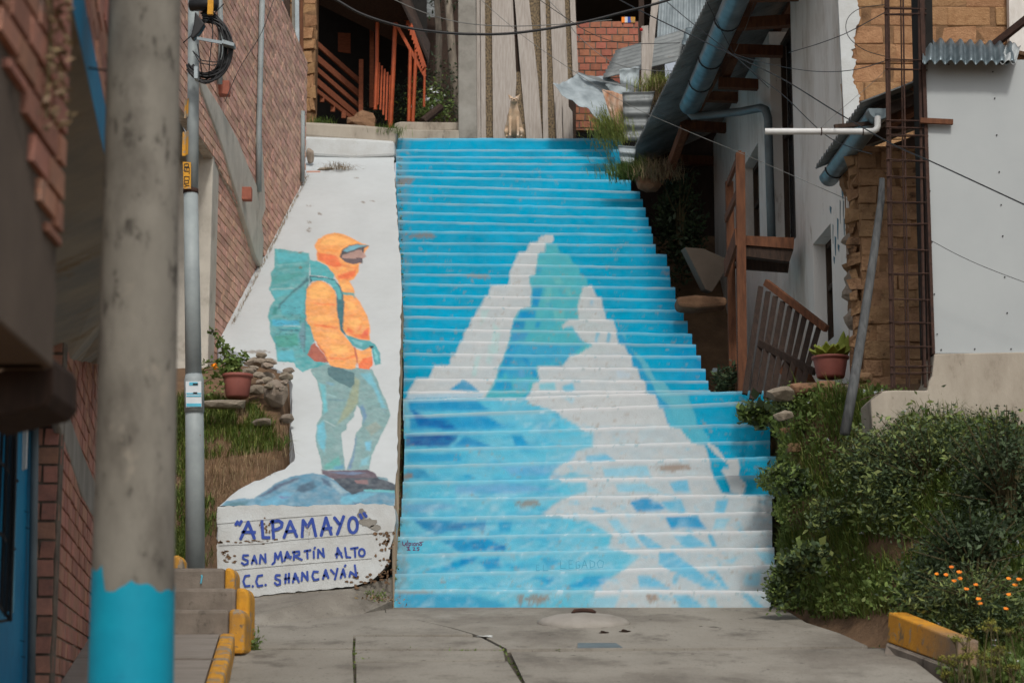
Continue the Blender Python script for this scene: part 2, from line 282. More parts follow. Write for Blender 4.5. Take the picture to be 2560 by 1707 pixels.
def make_street():
    b = MB()
    slabs = [[(470, 60), (1400, 60), (1760, 70), (1850, 125), (1960, 160), (2050, 201), (1450, 207), (872, 210), (798, 171), (692, 141), (478, 94)],
             [(884, 221), (1450, 217), (2150, 208), (2300, 325), (2900, 900), (1142, 900), (933, 325)],
             [(380, 256), (873, 251), (925, 330), (1132, 900), (380, 900)],
             [(378, 170), (785, 172), (856, 209), (376, 210)], [(376, 217), (860, 217), (866, 246), (376, 252)],
             [(0, 20), (330, 20), (470, 60), (475, 92), (680, 140), (760, 163), (370, 165), (368, 208), (-30, 208)],
             [(-60, 214), (366, 213), (372, 330), (372, 900), (-300, 900)]]
    b.cur = 1; b.prism([st_pt(*c8(*p), .004) for p in [(-300, 60), (300, 60), (480, 60), (1400, 70), (1760, 78), (1850, 130), (2040, 204), (2150, 212), (2290, 325), (2860, 900), (-280, 900)]], (0, 0, -.1)); b.cur = 0
    for i, s in enumerate(slabs):
        top = [st_pt(*c8(*p), .03 - (.012 if i == 4 else 0)) for p in s]
        b.prism(top, (0, 0, -.12))
    b.prism([at(470, 1506, 18.39), at(560, 1500, 18.39), at(720, 1482, 18.39), at(880, 1470, 18.39), at(985, 1440, 18.45), at(985, 1500, 18.45), st_pt(900, 1536, .024), st_pt(760, 1566, .024), st_pt(590, 1590, .024), st_pt(470, 1590, .024)], (0, 0, -.3))
    tag(b.build('street', [m_street, m_jnt], bevel=.006), None, None, kind='structure')
make_terrain(); make_street()
# ------------------------------------------------------------------ mural painting (paint colours are fixed to the concrete)
def inpoly(P, x, y):
    P = np.asarray(P, float); r = np.zeros(x.shape, bool)
    bb = (x >= P[:, 0].min()) & (x <= P[:, 0].max()) & (y >= P[:, 1].min()) & (y <= P[:, 1].max())
    idx = np.nonzero(bb)[0]
    if not len(idx): return r
    xx = x[idx]; yy = y[idx]; c = np.zeros(len(idx), bool); n = len(P)
    for i in range(n):
        x0, y0 = P[i]; x1, y1 = P[(i + 1) % n]
        if y0 == y1: continue
        k = ((y0 > yy) != (y1 > yy)) & (xx < (x1 - x0) * (yy - y0) / (y1 - y0) + x0); c ^= k
    r[idx] = c; return r
PG = 0.93                                   # photographed paint -> albedo
def layer(col, x, y, P, c, f=(0, 0, 1), a=1., n=0., seed=1, ns=18., fe=0.):
    ox, oy, s = f; P = [(ox + px / s, oy + py / s) for px, py in P]; k = inpoly(P, x, y)
    if not k.any(): return
    t = a * np.ones(k.sum())
    if fe:                                  # soft brushed border, fe photo pixels wide
        xx = x[k]; yy = y[k]; d = np.full(len(xx), 1e9); q = np.array(P, float)
        for i in range(len(q)):
            p0 = q[i]; e = q[(i + 1) % len(q)] - p0; u = np.clip(((xx - p0[0]) * e[0] + (yy - p0[1]) * e[1]) / (e @ e + 1e-9), 0, 1); d = np.minimum(d, np.hypot(xx - p0[0] - u * e[0], yy - p0[1] - u * e[1]))
        t = t * np.clip(d / fe + .15, 0, 1)
    if n: t = np.clip(t - n * (fbm(x[k] / ns, y[k] / (ns * .6), seed) - .25) * 1.6, 0, 1)
    col[k] = col[k] * (1 - t[:, None]) + lin(c) * PG * t[:, None]
C5 = (980, 320, 3.564); C6 = (980, 560, 2.868); C7 = (980, 960, 2.352); A2 = (540, 560, 3.921); A3 = (500, 880, 3.733)
BLUE = (0, 164, 204); LB = (92, 194, 222); WH = (198, 204, 206); TEAL = (88, 186, 196); MIDB = (58, 166, 208); DB = (14, 148, 206)
def paint_stairs(P): return sum(paint_stairs1(P, i, j) for i, j in ((-2.6, -1), (2.6, 1), (0, 2), (.6, -2))) / 4
def paint_stairs1(P, jx, jy):
    x, y = proj(P); x = x + jx; y = y + jy; x = x + 3.5 * (fbm(x / 22, y / 22, 11) - .5) * 2; y = y + 2.5 * (fbm(x / 25, y / 25, 12) - .5) * 2
    col = np.tile(lin(BLUE) * PG, (len(x), 1)); v = (fbm(x / 70, y / 16, 4) - .5)[:, None]; col *= 1 + .38 * v
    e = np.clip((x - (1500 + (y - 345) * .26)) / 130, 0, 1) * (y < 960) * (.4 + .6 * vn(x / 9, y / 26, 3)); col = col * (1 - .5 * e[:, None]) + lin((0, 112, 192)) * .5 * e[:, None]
    L = lambda P_, c, f=C7, a=1., n=0., seed=1, ns=18., fe=0.: layer(col, x, y, P_, c, f, a, n, seed, ns, fe)
    # lower flanks: pale ground colours first
    L([(60, 88), (820, 82), (1560, 66), (1600, 140), (1640, 250), (1690, 260), (1760, 345), (1840, 350), (1870, 450), (1890, 550), (1940, 640), (2060, 650), (2300, 660), (2300, 1420), (-40, 1420), (-40, 900), (40, 600)], WH, n=.18, seed=5, ns=30)
    L([(60, 88), (820, 82), (1000, 165), (1120, 260), (1190, 270), (1190, 370), (1090, 400), (1060, 460), (980, 480), (930, 555), (1150, 570), (1150, 640), (1020, 670), (890, 765), (1150, 790), (1300, 880), (1280, 960), (1480, 1000), (1380, 1090), (1210, 1200), (1160, 1420), (-60, 1420), (-60, 900), (40, 600)], LB, n=.25, seed=9, ns=40, fe=9)
    for P_, c in [([(90, 92), (500, 95), (590, 150), (560, 162), (100, 166)], (20, 150, 204)), ([(95, 188), (560, 182), (700, 262), (560, 270), (100, 276)], (24, 152, 206)), ([(200, 200), (330, 200), (400, 270), (300, 275)], (10, 104, 176)),
                  ([(95, 130), (200, 190), (330, 262), (150, 250)], (14, 112, 182)), ([(80, 290), (400, 290), (385, 330), (340, 372), (75, 372)], (34, 88, 160)), ([(340, 372), (430, 294), (620, 372)], (26, 142, 200)), ([(690, 295), (770, 292), (820, 372), (720, 372)], (30, 156, 208)),
                  ([(80, 400), (400, 398), (420, 460), (200, 466), (80, 460)], (46, 162, 208)), ([(80, 490), (200, 500), (240, 560), (80, 560)], (60, 152, 196)), ([(420, 525), (460, 525), (510, 562), (430, 565)], (40, 164, 212)),
                  ([(380, 590), (760, 580), (1000, 620), (700, 650), (360, 645)], (118, 178, 218)), ([(620, 480), (1000, 470), (1060, 400), (1090, 420), (900, 540), (700, 540)], (120, 182, 220)), ([(60, 700), (300, 690), (420, 720), (200, 760), (60, 764)], (116, 178, 214)),
                  ([(110, 786), (320, 800), (555, 800), (545, 880), (470, 850), (255, 888), (170, 850)], (34, 136, 192)), ([(500, 800), (558, 800), (548, 870), (520, 840)], (8, 112, 178)), ([(300, 800), (440, 805), (420, 860), (330, 860)], (60, 132, 182)), ([(620, 800), (720, 795), (700, 870), (630, 880)], (46, 162, 208)),
                  ([(270, 912), (560, 900), (670, 950), (672, 975), (610, 980), (390, 986), (340, 960)], (20, 150, 204)), ([(450, 920), (540, 910), (560, 980), (470, 980)], (10, 124, 186)), ([(560, 905), (600, 950), (672, 940), (670, 978), (600, 980)], (8, 110, 182)),
                  ([(265, 1102), (340, 1040), (500, 1008), (460, 1060), (350, 1102)], (30, 160, 208)), ([(510, 1040), (640, 1008), (645, 1080), (560, 1102)], (14, 150, 206)), ([(650, 1040), (820, 1090), (700, 1098)], (44, 164, 210)), ([(400, 1016), (520, 1012), (480, 1050), (390, 1080)], (12, 142, 200)),
                  ([(780, 1128), (980, 1128), (930, 1180), (1000, 1196), (1150, 1120), (1310, 1116), (1210, 1198), (980, 1205)], (44, 164, 212)), ([(860, 1010), (960, 1015), (1000, 1060), (920, 1090)], (62, 172, 212)),
                  ([(20, 1225), (500, 1240), (700, 1300), (900, 1290), (700, 1345), (20, 1345)], (58, 166, 208)), ([(1200, 1150), (1300, 1120), (1240, 1190)], (120, 180, 220))]:
        L(P_, c, n=.25, seed=len(P_) + int(P_[0][0]) % 17, ns=16, fe=7)
    PB = (104, 188, 222); PL = (146, 204, 226)
    for P_, c in [([(1140, 420), (1250, 405), (1330, 450), (1140, 462)], PB), ([(1050, 510), (1200, 540), (1060, 556), (960, 556)], (112, 190, 214)), ([(1230, 490), (1500, 475), (1530, 540), (1250, 550)], PL), ([(1300, 580), (1480, 570), (1600, 640), (1330, 640)], PL), ([(1620, 570), (1740, 560), (1760, 640), (1660, 640)], PB),
                  ([(1150, 740), (1180, 715), (1280, 740), (1240, 762)], PB), ([(1390, 690), (1500, 664), (1560, 690), (1630, 742), (1440, 756)], (22, 152, 206)), ([(1560, 690), (1700, 670), (1740, 756), (1640, 756)], PB), ([(1900, 680), (1990, 670), (1960, 760), (1890, 760)], PB), ([(1600, 775), (1800, 768), (1860, 858), (1700, 846), (1640, 856)], (28, 156, 208)), ([(1250, 790), (1330, 790), (1480, 960), (1400, 970)], PL), ([(1420, 880), (1480, 880), (1620, 970), (1500, 970)], PB), ([(1640, 880), (1760, 875), (1880, 960), (1720, 968)], PB),
                  ([(1850, 880), (1890, 880), (1920, 960), (1880, 960)], (80, 180, 218)), ([(1900, 790), (2000, 780), (1960, 850), (1880, 858)], PL), ([(1570, 985), (1650, 980), (1960, 1205), (1850, 1205), (1560, 1062)], PB), ([(1840, 1085), (1910, 1085), (1990, 1205), (1950, 1205)], PB), ([(1440, 1122), (1520, 1122), (1650, 1205), (1450, 1200)], PB), ([(1650, 1120), (1700, 1118), (1660, 1190), (1640, 1160)], (110, 190, 222)), ([(2080, 1110), (2180, 1100), (2160, 1190), (2060, 1180)], PL), ([(1920, 1040), (2060, 1000), (2000, 1060)], PL),
                  ([(1640, 1230), (1740, 1228), (1880, 1342), (1700, 1342)], PB), ([(2040, 1228), (2100, 1226), (2230, 1342), (2150, 1342)], PB), ([(1840, 1260), (1900, 1240), (1930, 1342), (1880, 1342)], PL), ([(1160, 1250), (1350, 1240), (1300, 1342), (1150, 1342)], PL), ([(2120, 980), (2260, 985), (2250, 1060), (2200, 1060)], PL)]:
        L(P_, c, n=.2, seed=len(P_) + int(P_[1][0]) % 13, ns=16, fe=5)
    sn = inpoly([(1240, 990), (1640, 990), (1720, 1110), (1800, 1230), (1940, 1240), (1940, 1540), (980, 1540), (980, 1230), (1340, 1230), (1370, 1130)], x, y); a1 = np.clip((fbm((x + .8 * y) / 26, (y - .55 * x) / 9, 61, 4) - .5) * 5, 0, 1) * sn * np.clip((y - 960) / 160, 0, 1) * .8
    wm = (col.min(1) > .5); col = np.where((wm * a1 > 0)[:, None], col * (1 - a1[:, None]) + lin((140, 202, 226)) * PG * a1[:, None], col)
    a2 = np.clip((fbm((x - .6 * y) / 34, (y + .4 * x) / 10, 62, 4) - .52) * 5, 0, 1) * sn * .4; col = np.where((~wm)[:, None], col * (1 - a2[:, None]) + lin((186, 216, 226)) * PG * a2[:, None], col)
    a3 = np.clip((fbm(x / 40, y / 12, 63, 4) - .5) * 5, 0, 1) * (x < 1400) * (y > 1000) * .45; col = np.where((~wm)[:, None], col * (1 - a3[:, None]) + lin((44, 164, 208)) * PG * a3[:, None], col)
    # upper mountain
    L([(1105, 140), (1185, 140), (1195, 200), (1270, 225), (1300, 285), (1340, 300), (1345, 365), (1400, 385), (1410, 435), (1380, 600), (1535, 690), (1620, 860), (1380, 1000), (1045, 1020), (1055, 1105), (1000, 1190), (930, 1246), (660, 1246), (690, 1200), (745, 1110), (770, 1020), (805, 940), (835, 850), (870, 690), (905, 620), (1000, 600), (990, 375), (1030, 365), (1035, 220), (1100, 200)], TEAL, C6, n=.3, seed=21, ns=26)
    for P_, c in [([(1000, 450), (1085, 448), (1075, 520), (1050, 600), (1000, 600)], DB), ([(905, 620), (1040, 612), (1030, 680), (880, 690)], DB), ([(870, 690), (960, 690), (950, 760), (850, 760)], (14, 140, 198)), ([(1030, 690), (1080, 690), (1060, 752), (1020, 750)], DB), ([(850, 765), (1000, 765), (960, 850), (838, 850)], (70, 158, 206)), ([(835, 850), (960, 850), (880, 940), (805, 940)], (20, 150, 206)),
                  ([(880, 860), (1400, 860), (1230, 1015), (1045, 1020), (1055, 1105), (820, 1120), (790, 1020), (810, 940)], MIDB), ([(805, 940), (890, 940), (850, 1020), (770, 1020)], (10, 146, 204)), ([(915, 945), (970, 945), (1000, 1015), (965, 1020)], (24, 152, 208)), ([(770, 1020), (830, 1030), (800, 1110), (745, 1110)], (14, 150, 206)), ([(890, 1030), (950, 1030), (960, 1105), (910, 1105)], (100, 170, 212)), ([(995, 1030), (1040, 1030), (1055, 1105), (1015, 1105)], (20, 150, 206)), ([(745, 1115), (860, 1115), (880, 1190), (700, 1200)], (34, 158, 208)), ([(860, 1120), (1000, 1120), (980, 1200), (880, 1200)], (100, 182, 214)), ([(1085, 560), (1140, 545), (1150, 600), (1090, 600)], (30, 156, 204)), ([(1190, 460), (1220, 450), (1240, 520), (1200, 520)], (70, 176, 200)), ([(1020, 300), (1080, 300), (1070, 365), (1035, 365)], (40, 160, 206))]:
        L(P_, c, C6, n=.45, seed=int(P_[0][0]) % 19, ns=14, fe=6)
    for P_ in ([(1240, 460), (1280, 455), (1290, 520), (1260, 520)], [(1100, 450), (1150, 450), (1130, 600), (1090, 600)], [(1160, 620), (1230, 610), (1240, 690), (1170, 690)], [(1150, 380), (1200, 380), (1240, 435), (1170, 435)]): L(P_, (120, 196, 194), C6, a=.7, n=.4, seed=8, ns=10)
    W1 = [(1100, 75), (1150, 78), (1162, 95), (1155, 132), (1105, 136), (1098, 200), (1040, 216), (1035, 285), (1030, 365), (990, 376), (990, 436), (1000, 440), (998, 600), (925, 612), (905, 622), (870, 690), (850, 760), (835, 850), (805, 940), (770, 1020), (745, 1110), (690, 1200), (665, 1246), (105, 1252), (108, 1205), (120, 1190), (165, 1108), (265, 1100), (300, 1018), (415, 1010), (425, 930), (455, 925), (485, 838), (505, 835), (525, 752), (550, 745), (570, 670), (595, 665), (625, 594), (640, 590), (665, 514), (690, 510), (710, 438), (740, 435), (835, 435), (840, 365), (870, 283), (900, 204), (965, 195), (985, 133), (1040, 130), (1060, 95)]
    L(W1, WH, C6, n=.1, seed=3, ns=30)
    for P_ in ([(640, 620), (700, 610), (670, 680), (630, 740)], [(720, 700), (780, 760), (760, 930), (720, 930)], [(600, 940), (640, 940), (600, 1090), (570, 1090)], [(690, 860), (740, 870), (720, 1000), (680, 1000)]): L(P_, (176, 212, 212), C6, a=.8, n=.4, seed=6, ns=12)
    L([(105, 1216), (660, 1212), (640, 1246), (105, 1252)], (176, 206, 222), C6, n=.5, seed=4)
    L([(412, 1190), (440, 1165), (510, 1118), (560, 1140), (628, 1202)], (20, 152, 200), C6, n=.25, seed=2)
    W2 = [(1370, 450), (1440, 440), (1465, 518), (1500, 528), (1515, 600), (1530, 640), (1535, 684), (1585, 688), (1610, 765), (1625, 858), (1665, 863), (1690, 933), (1720, 943), (1725, 1020), (1755, 1028), (1785, 1110), (1815, 1123), (1830, 1210), (1895, 1218), (1910, 1310), (1945, 1325), (1990, 1440), (1340, 1440), (1210, 1380), (1190, 1340), (1000, 1290), (960, 1250), (1000, 1195), (1010, 1150), (1060, 1118), (1045, 1020), (1225, 1018), (1275, 943), (1350, 930), (1440, 868), (1380, 850), (1310, 770), (1290, 735), (1222, 748), (1225, 720), (1260, 684), (1335, 680), (1330, 600), (1350, 520)]
    L(W2, WH, C6, n=.14, seed=13, ns=26)
    for P_, c in [([(1300, 770), (1330, 770), (1380, 852), (1345, 852)], (104, 176, 206)), ([(1455, 772), (1492, 772), (1478, 856), (1450, 856)], (120, 192, 220)), ([(1540, 772), (1572, 772), (1572, 850), (1532, 850)], (90, 180, 214)), ([(1425, 545), (1450, 545), (1440, 590), (1420, 580)], (130, 190, 222)), ([(1230, 740), (1290, 725), (1320, 765), (1250, 770)], (96, 186, 210)), ([(1050, 1140), (1170, 1125), (1180, 1195), (1060, 1200)], (130, 200, 216)), ([(1210, 1160), (1300, 1130), (1320, 1195), (1230, 1200)], (110, 192, 220)), ([(1200, 1240), (1320, 1240), (1300, 1300)], (170, 210, 226)), ([(1600, 1040), (1700, 1060), (1740, 1110), (1620, 1110)], (190, 208, 220))]: L(P_, c, C6, n=.3, seed=7, ns=12, fe=5)
    L([(1610, 730), (1640, 775), (1670, 785), (1685, 860), (1740, 920), (1790, 960), (1850, 1035), (1890, 1120), (1950, 1130), (2010, 1210), (2120, 1220), (2195, 1440), (1985, 1440), (1945, 1325), (1910, 1310), (1895, 1220), (1830, 1210), (1815, 1125), (1785, 1110), (1755, 1030), (1725, 1020), (1720, 945), (1690, 935), (1665, 865), (1625, 860)], (38, 158, 204), C6, n=.2, seed=17)
    L([(1640, 775), (1670, 785), (1685, 860), (1740, 920), (1790, 960), (1850, 1035), (1890, 1120), (1950, 1130), (2010, 1210), (2120, 1220), (2195, 1440), (2060, 1440), (1980, 1300), (1900, 1215), (1850, 1120), (1790, 1020), (1740, 940), (1690, 860)], (108, 188, 204), C6, n=.4, seed=18)
    L([(1600, 140), (1740, 130), (1770, 140), (1795, 250), (1835, 262), (1875, 345), (1760, 345), (1690, 260), (1640, 250)], (92, 186, 208), n=.35, seed=19)
    L([(1845, 350), (1870, 345), (1920, 380), (1960, 440), (2035, 438), (2045, 540), (2085, 590), (2060, 650), (2000, 640), (1960, 545), (1935, 500), (1985, 490), (1950, 450), (1900, 410)], WH, n=.1, seed=20)
    bt = (fbm(x / 5, y / 2.2, 91) - .5) * .16 + (fbm(x / 16, y / 7, 92) - .5) * .16; col *= (1 + bt)[:, None]
    # chipped paint
    xw = x + 6 * vn(x / 3.1, y / 2.3, 81); yw = y + 4 * vn(x / 2.7, y / 3.3, 82); ch = (fbm(xw / 9, yw / 6, 31) > .74) & (fbm(x / 120, y / 90, 33) > .5); col[ch] = col[ch] * .35 + lin((160, 142, 126)) * .65
    for cx, cy, rx, ry in [(1052, 588, 42, 9), (1190, 690, 40, 6), (1300, 1500, 12, 16), (1630, 1494, 16, 16), (1030, 1480, 60, 6), (1340, 1500, 36, 16), (1010, 456, 28, 14), (1680, 1168, 60, 10), (1010, 1190, 30, 10), (1320, 1256, 40, 12)]:
        d = ((x - cx) / rx) ** 2 + ((y - cy) / ry) ** 2 + 2.2 * (fbm(x / 7, y / 5, 41) - .45)
        k = d < .75; col[k] = col[k] * .3 + lin((146, 120, 98)) * .7
    st = (1 - np.clip((x - 1005) / 26, 0, 1)) * (fbm(x / 9, y / 9, 44) > .5); col = col * (1 - .45 * st[:, None]) + lin((140, 132, 128)) * .45 * st[:, None]
    return col
LRow = [345, 373, 389, 404, 424, 439, 460, 483, 504, 528, 550, 575.5, 603.6, 630, 656, 682, 706, 734, 762, 788, 818, 849, 881, 912, 945, 977, 998, 1036, 1082, 1121.6, 1162, 1203, 1244, 1291.6, 1340.5, 1383, 1432, 1472]
RRow = [345, 373, 393, 410, 429, 452, 480, 500, 521, 544.5, 567, 584.5, 610.6, 635, 665, 692.5, 717, 746.5, 773, 801, 832, 859, 888, 920, 950, 974, 980, 1009, 1062, 1105, 1145, 1190, 1236, 1281, 1328, 1370, 1416, 1474]
REdge = [1513, 1513, 1538, 1545, 1547, 1577, 1600, 1607, 1614, 1621, 1628, 1632, 1639, 1667, 1674, 1676, 1688, 1698, 1709, 1719, 1730, 1740, 1752, 1764, 1771, 1776, 1909, 1936, 1925, 1925, 1941, 1935, 1930, 1930, 1930, 1936, 1942, 1926]
LEy = [345, 430, 600, 800, 900, 1000, 1075, 1160, 1290, 1340, 1383, 1432, 1521]; LEx = [991, 990, 998, 1006, 1010, 1008, 1012, 1010, 1001, 993, 983, 974, 971]
def make_stairs():
    root = thing('painted_staircase', (0.6, 18.5, 0), 'long concrete staircase painted blue with a white snowy mountain mural', 'staircase')
    n = len(LRow); prevL = (0.0, 0.0)
    for i in range(n):
        k = n - 1 - i; Y = 18.5 + .3 * i
        a = at(1000, LRow[k], Y); b_ = at(1700, RRow[k], Y)
        sl_ = (b_[2] - a[2]) / (b_[0] - a[0]); Zf = lambda X: a[2] + sl_ * (X - a[0])
        xl = at(np.interp(LRow[k], LEy, LEx), LRow[k], Y)[0]; xr = at(REdge[k], RRow[k], Y)[0] + (0.25 if i > 35 else 0)
        zb = prevL; prevL = (a[2], sl_, a[0])
        nx = max(60, int((xr - xl) / .0125)); X = np.linspace(xl, xr, nx + 1)
        Zt = Zf(X) + .012 * (fbm(X * 1.7, X * 0 + i * 3.1, 2) - .5) + .006 * (vn(X * 9, X * 0 + i, 6) - .5)
        Zb = (np.zeros_like(X) - .06) if i == 0 else zb[0] + zb[1] * (X - zb[2]) - .02
        Zb = np.minimum(Zb, Zt - .01)
        jut = .012 * (fbm(X * 2.3, X * 0 + i * 1.7, 9) - .5); rr = .028
        prof = []
        for q in np.linspace(0, 1, 9): prof.append((Y + .012 * (1 - q) + jut, Zb + (Zt - rr - Zb) * q))
        for q in (30, 60, 90): prof.append((Y + rr * (1 - math.cos(R_(q))) + jut, Zt - rr + rr * math.sin(R_(q))))
        for q in (.12, .34): prof.append((Y + q + jut, Zt + .004 * q))
        V = np.concatenate([np.stack([X, np.broadcast_to(p[0], X.shape), p[1]], 1) for p in prof]); m = nx + 1; npf = len(prof)
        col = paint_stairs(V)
        zz = np.tile(Zt, npf); band = np.clip((V[:, 2] - (zz - .042)) / .016, 0, 1)  # paler nosing band: paint wear, with light from above painted in too
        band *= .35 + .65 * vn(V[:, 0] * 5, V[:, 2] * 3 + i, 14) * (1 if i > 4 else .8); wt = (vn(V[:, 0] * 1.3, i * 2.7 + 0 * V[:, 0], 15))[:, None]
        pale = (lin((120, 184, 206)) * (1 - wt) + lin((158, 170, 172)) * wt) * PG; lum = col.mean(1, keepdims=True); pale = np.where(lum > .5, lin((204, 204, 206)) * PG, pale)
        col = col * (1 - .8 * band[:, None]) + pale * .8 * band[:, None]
        tread = (np.arange(len(V)) >= 12 * m); col[tread] = col[tread] * .4 + lin((150, 146, 140)) * .6
        mb = MB(); mb.add(V, [(j * m + q, j * m + q + 1, (j + 1) * m + q + 1, (j + 1) * m + q) for j in range(npf - 1) for q in range(nx)])
        cols = [col]
        for s_, idx in ((0, 0), (1, nx)):     # closed ends
            ring = [V[j * m + idx] for j in range(npf)]; base = [np.array([p[0], p[1], p[2] - .9 if j else p[2]]) for j, p in enumerate(ring)]
            ring2 = ring + [np.array([ring[-1][0], ring[-1][1], ring[0][2] - .6]), np.array([ring[0][0], ring[0][1], ring[0][2] - .6])]
            f = tuple(range(len(ring2))); mb.add(ring2, [f if s_ else f[::-1]]); cc = np.tile(lin((96, 88, 80)), (len(ring2), 1)); cols.append(cc)
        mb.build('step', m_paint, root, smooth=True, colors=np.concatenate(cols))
    # painter's signature and a scratched word, thin paint strokes on the risers
    def strokes(name, mat, lines, Y, wpx, f):
        b = MB(); ox, oy, s = f
        for ln in lines:
            pts = [at(ox + p[0] / s, oy + p[1] / s, Y - .0035) for p in ln]; ribbon(b, pts, wpx / s / F_PX * Y, (0, -1, 0))
        b.build(name, mat, root)
    strokes('signature', m_sign, [[(62, 925), (64, 945), (74, 950), (84, 930), (84, 950)], [(92, 918), (93, 950)], [(100, 930), (101, 962)], [(100, 932), (110, 934), (110, 946), (101, 948)], [(118, 932), (119, 949)], [(126, 936), (136, 932), (137, 949), (127, 948), (127, 938)], [(144, 949), (144, 934), (154, 934), (155, 949)], [(162, 940), (168, 934), (176, 938), (172, 948), (163, 947), (162, 940)], [(160, 930), (184, 926)],
        [(86, 957), (100, 958), (92, 964), (102, 970), (88, 974), (108, 976)], [(122, 960), (132, 960), (132, 966), (124, 976), (138, 976)], [(160, 958), (148, 960), (148, 966), (160, 968), (156, 977), (146, 976)]], 19.1 - .0 , 5, C7)
    strokes('scratched_word', m_scr, [[(865, 1062), (850, 1062), (850, 1094), (868, 1094)], [(850, 1078), (862, 1078)], [(890, 1062), (890, 1094), (918, 1092)]], 18.8, 3.5, C7)
    strokes('scratched_word', m_scr, [[(990, 1036), (992, 1082), (1020, 1080)], [(1062, 1034), (1040, 1036), (1042, 1082), (1066, 1080)], [(1042, 1058), (1060, 1056)], [(1100, 1040), (1082, 1044), (1084, 1082), (1104, 1078), (1104, 1062), (1094, 1062)], [(1116, 1082), (1132, 1034), (1148, 1080)], [(1122, 1064), (1144, 1062)], [(1164, 1034), (1166, 1080), (1190, 1070), (1192, 1046), (1164, 1034)], [(1222, 1032), (1206, 1050), (1214, 1078), (1238, 1076), (1244, 1044), (1222, 1032)]], 18.8, 3.5, C7)
    return root
def ribbon(b, pts, w, nrm):
    pts = [np.array(p, float) for p in pts]; nrm = np.array(nrm, float); nrm /= np.linalg.norm(nrm)
    for i in range(len(pts) - 1):
        d = pts[i + 1] - pts[i]; L = np.linalg.norm(d)
        if L < 1e-6: continue
        d /= L; s = np.cross(nrm, d) * w / 2; e = d * w * .35; o = nrm * (i % 5) * .00025
        p0 = pts[i] - e + o; p1 = pts[i + 1] + e + o
        b.add([p0 - s * .7, pts[i] - s + o, pts[i + 1] - s + o, p1 - s * .7, p1 + s * .7, pts[i + 1] + s + o, pts[i] + s + o, p0 + s * .7], [(0, 1, 6, 7), (1, 2, 5, 6), (2, 3, 4, 5)])
STAIRS = make_stairs()
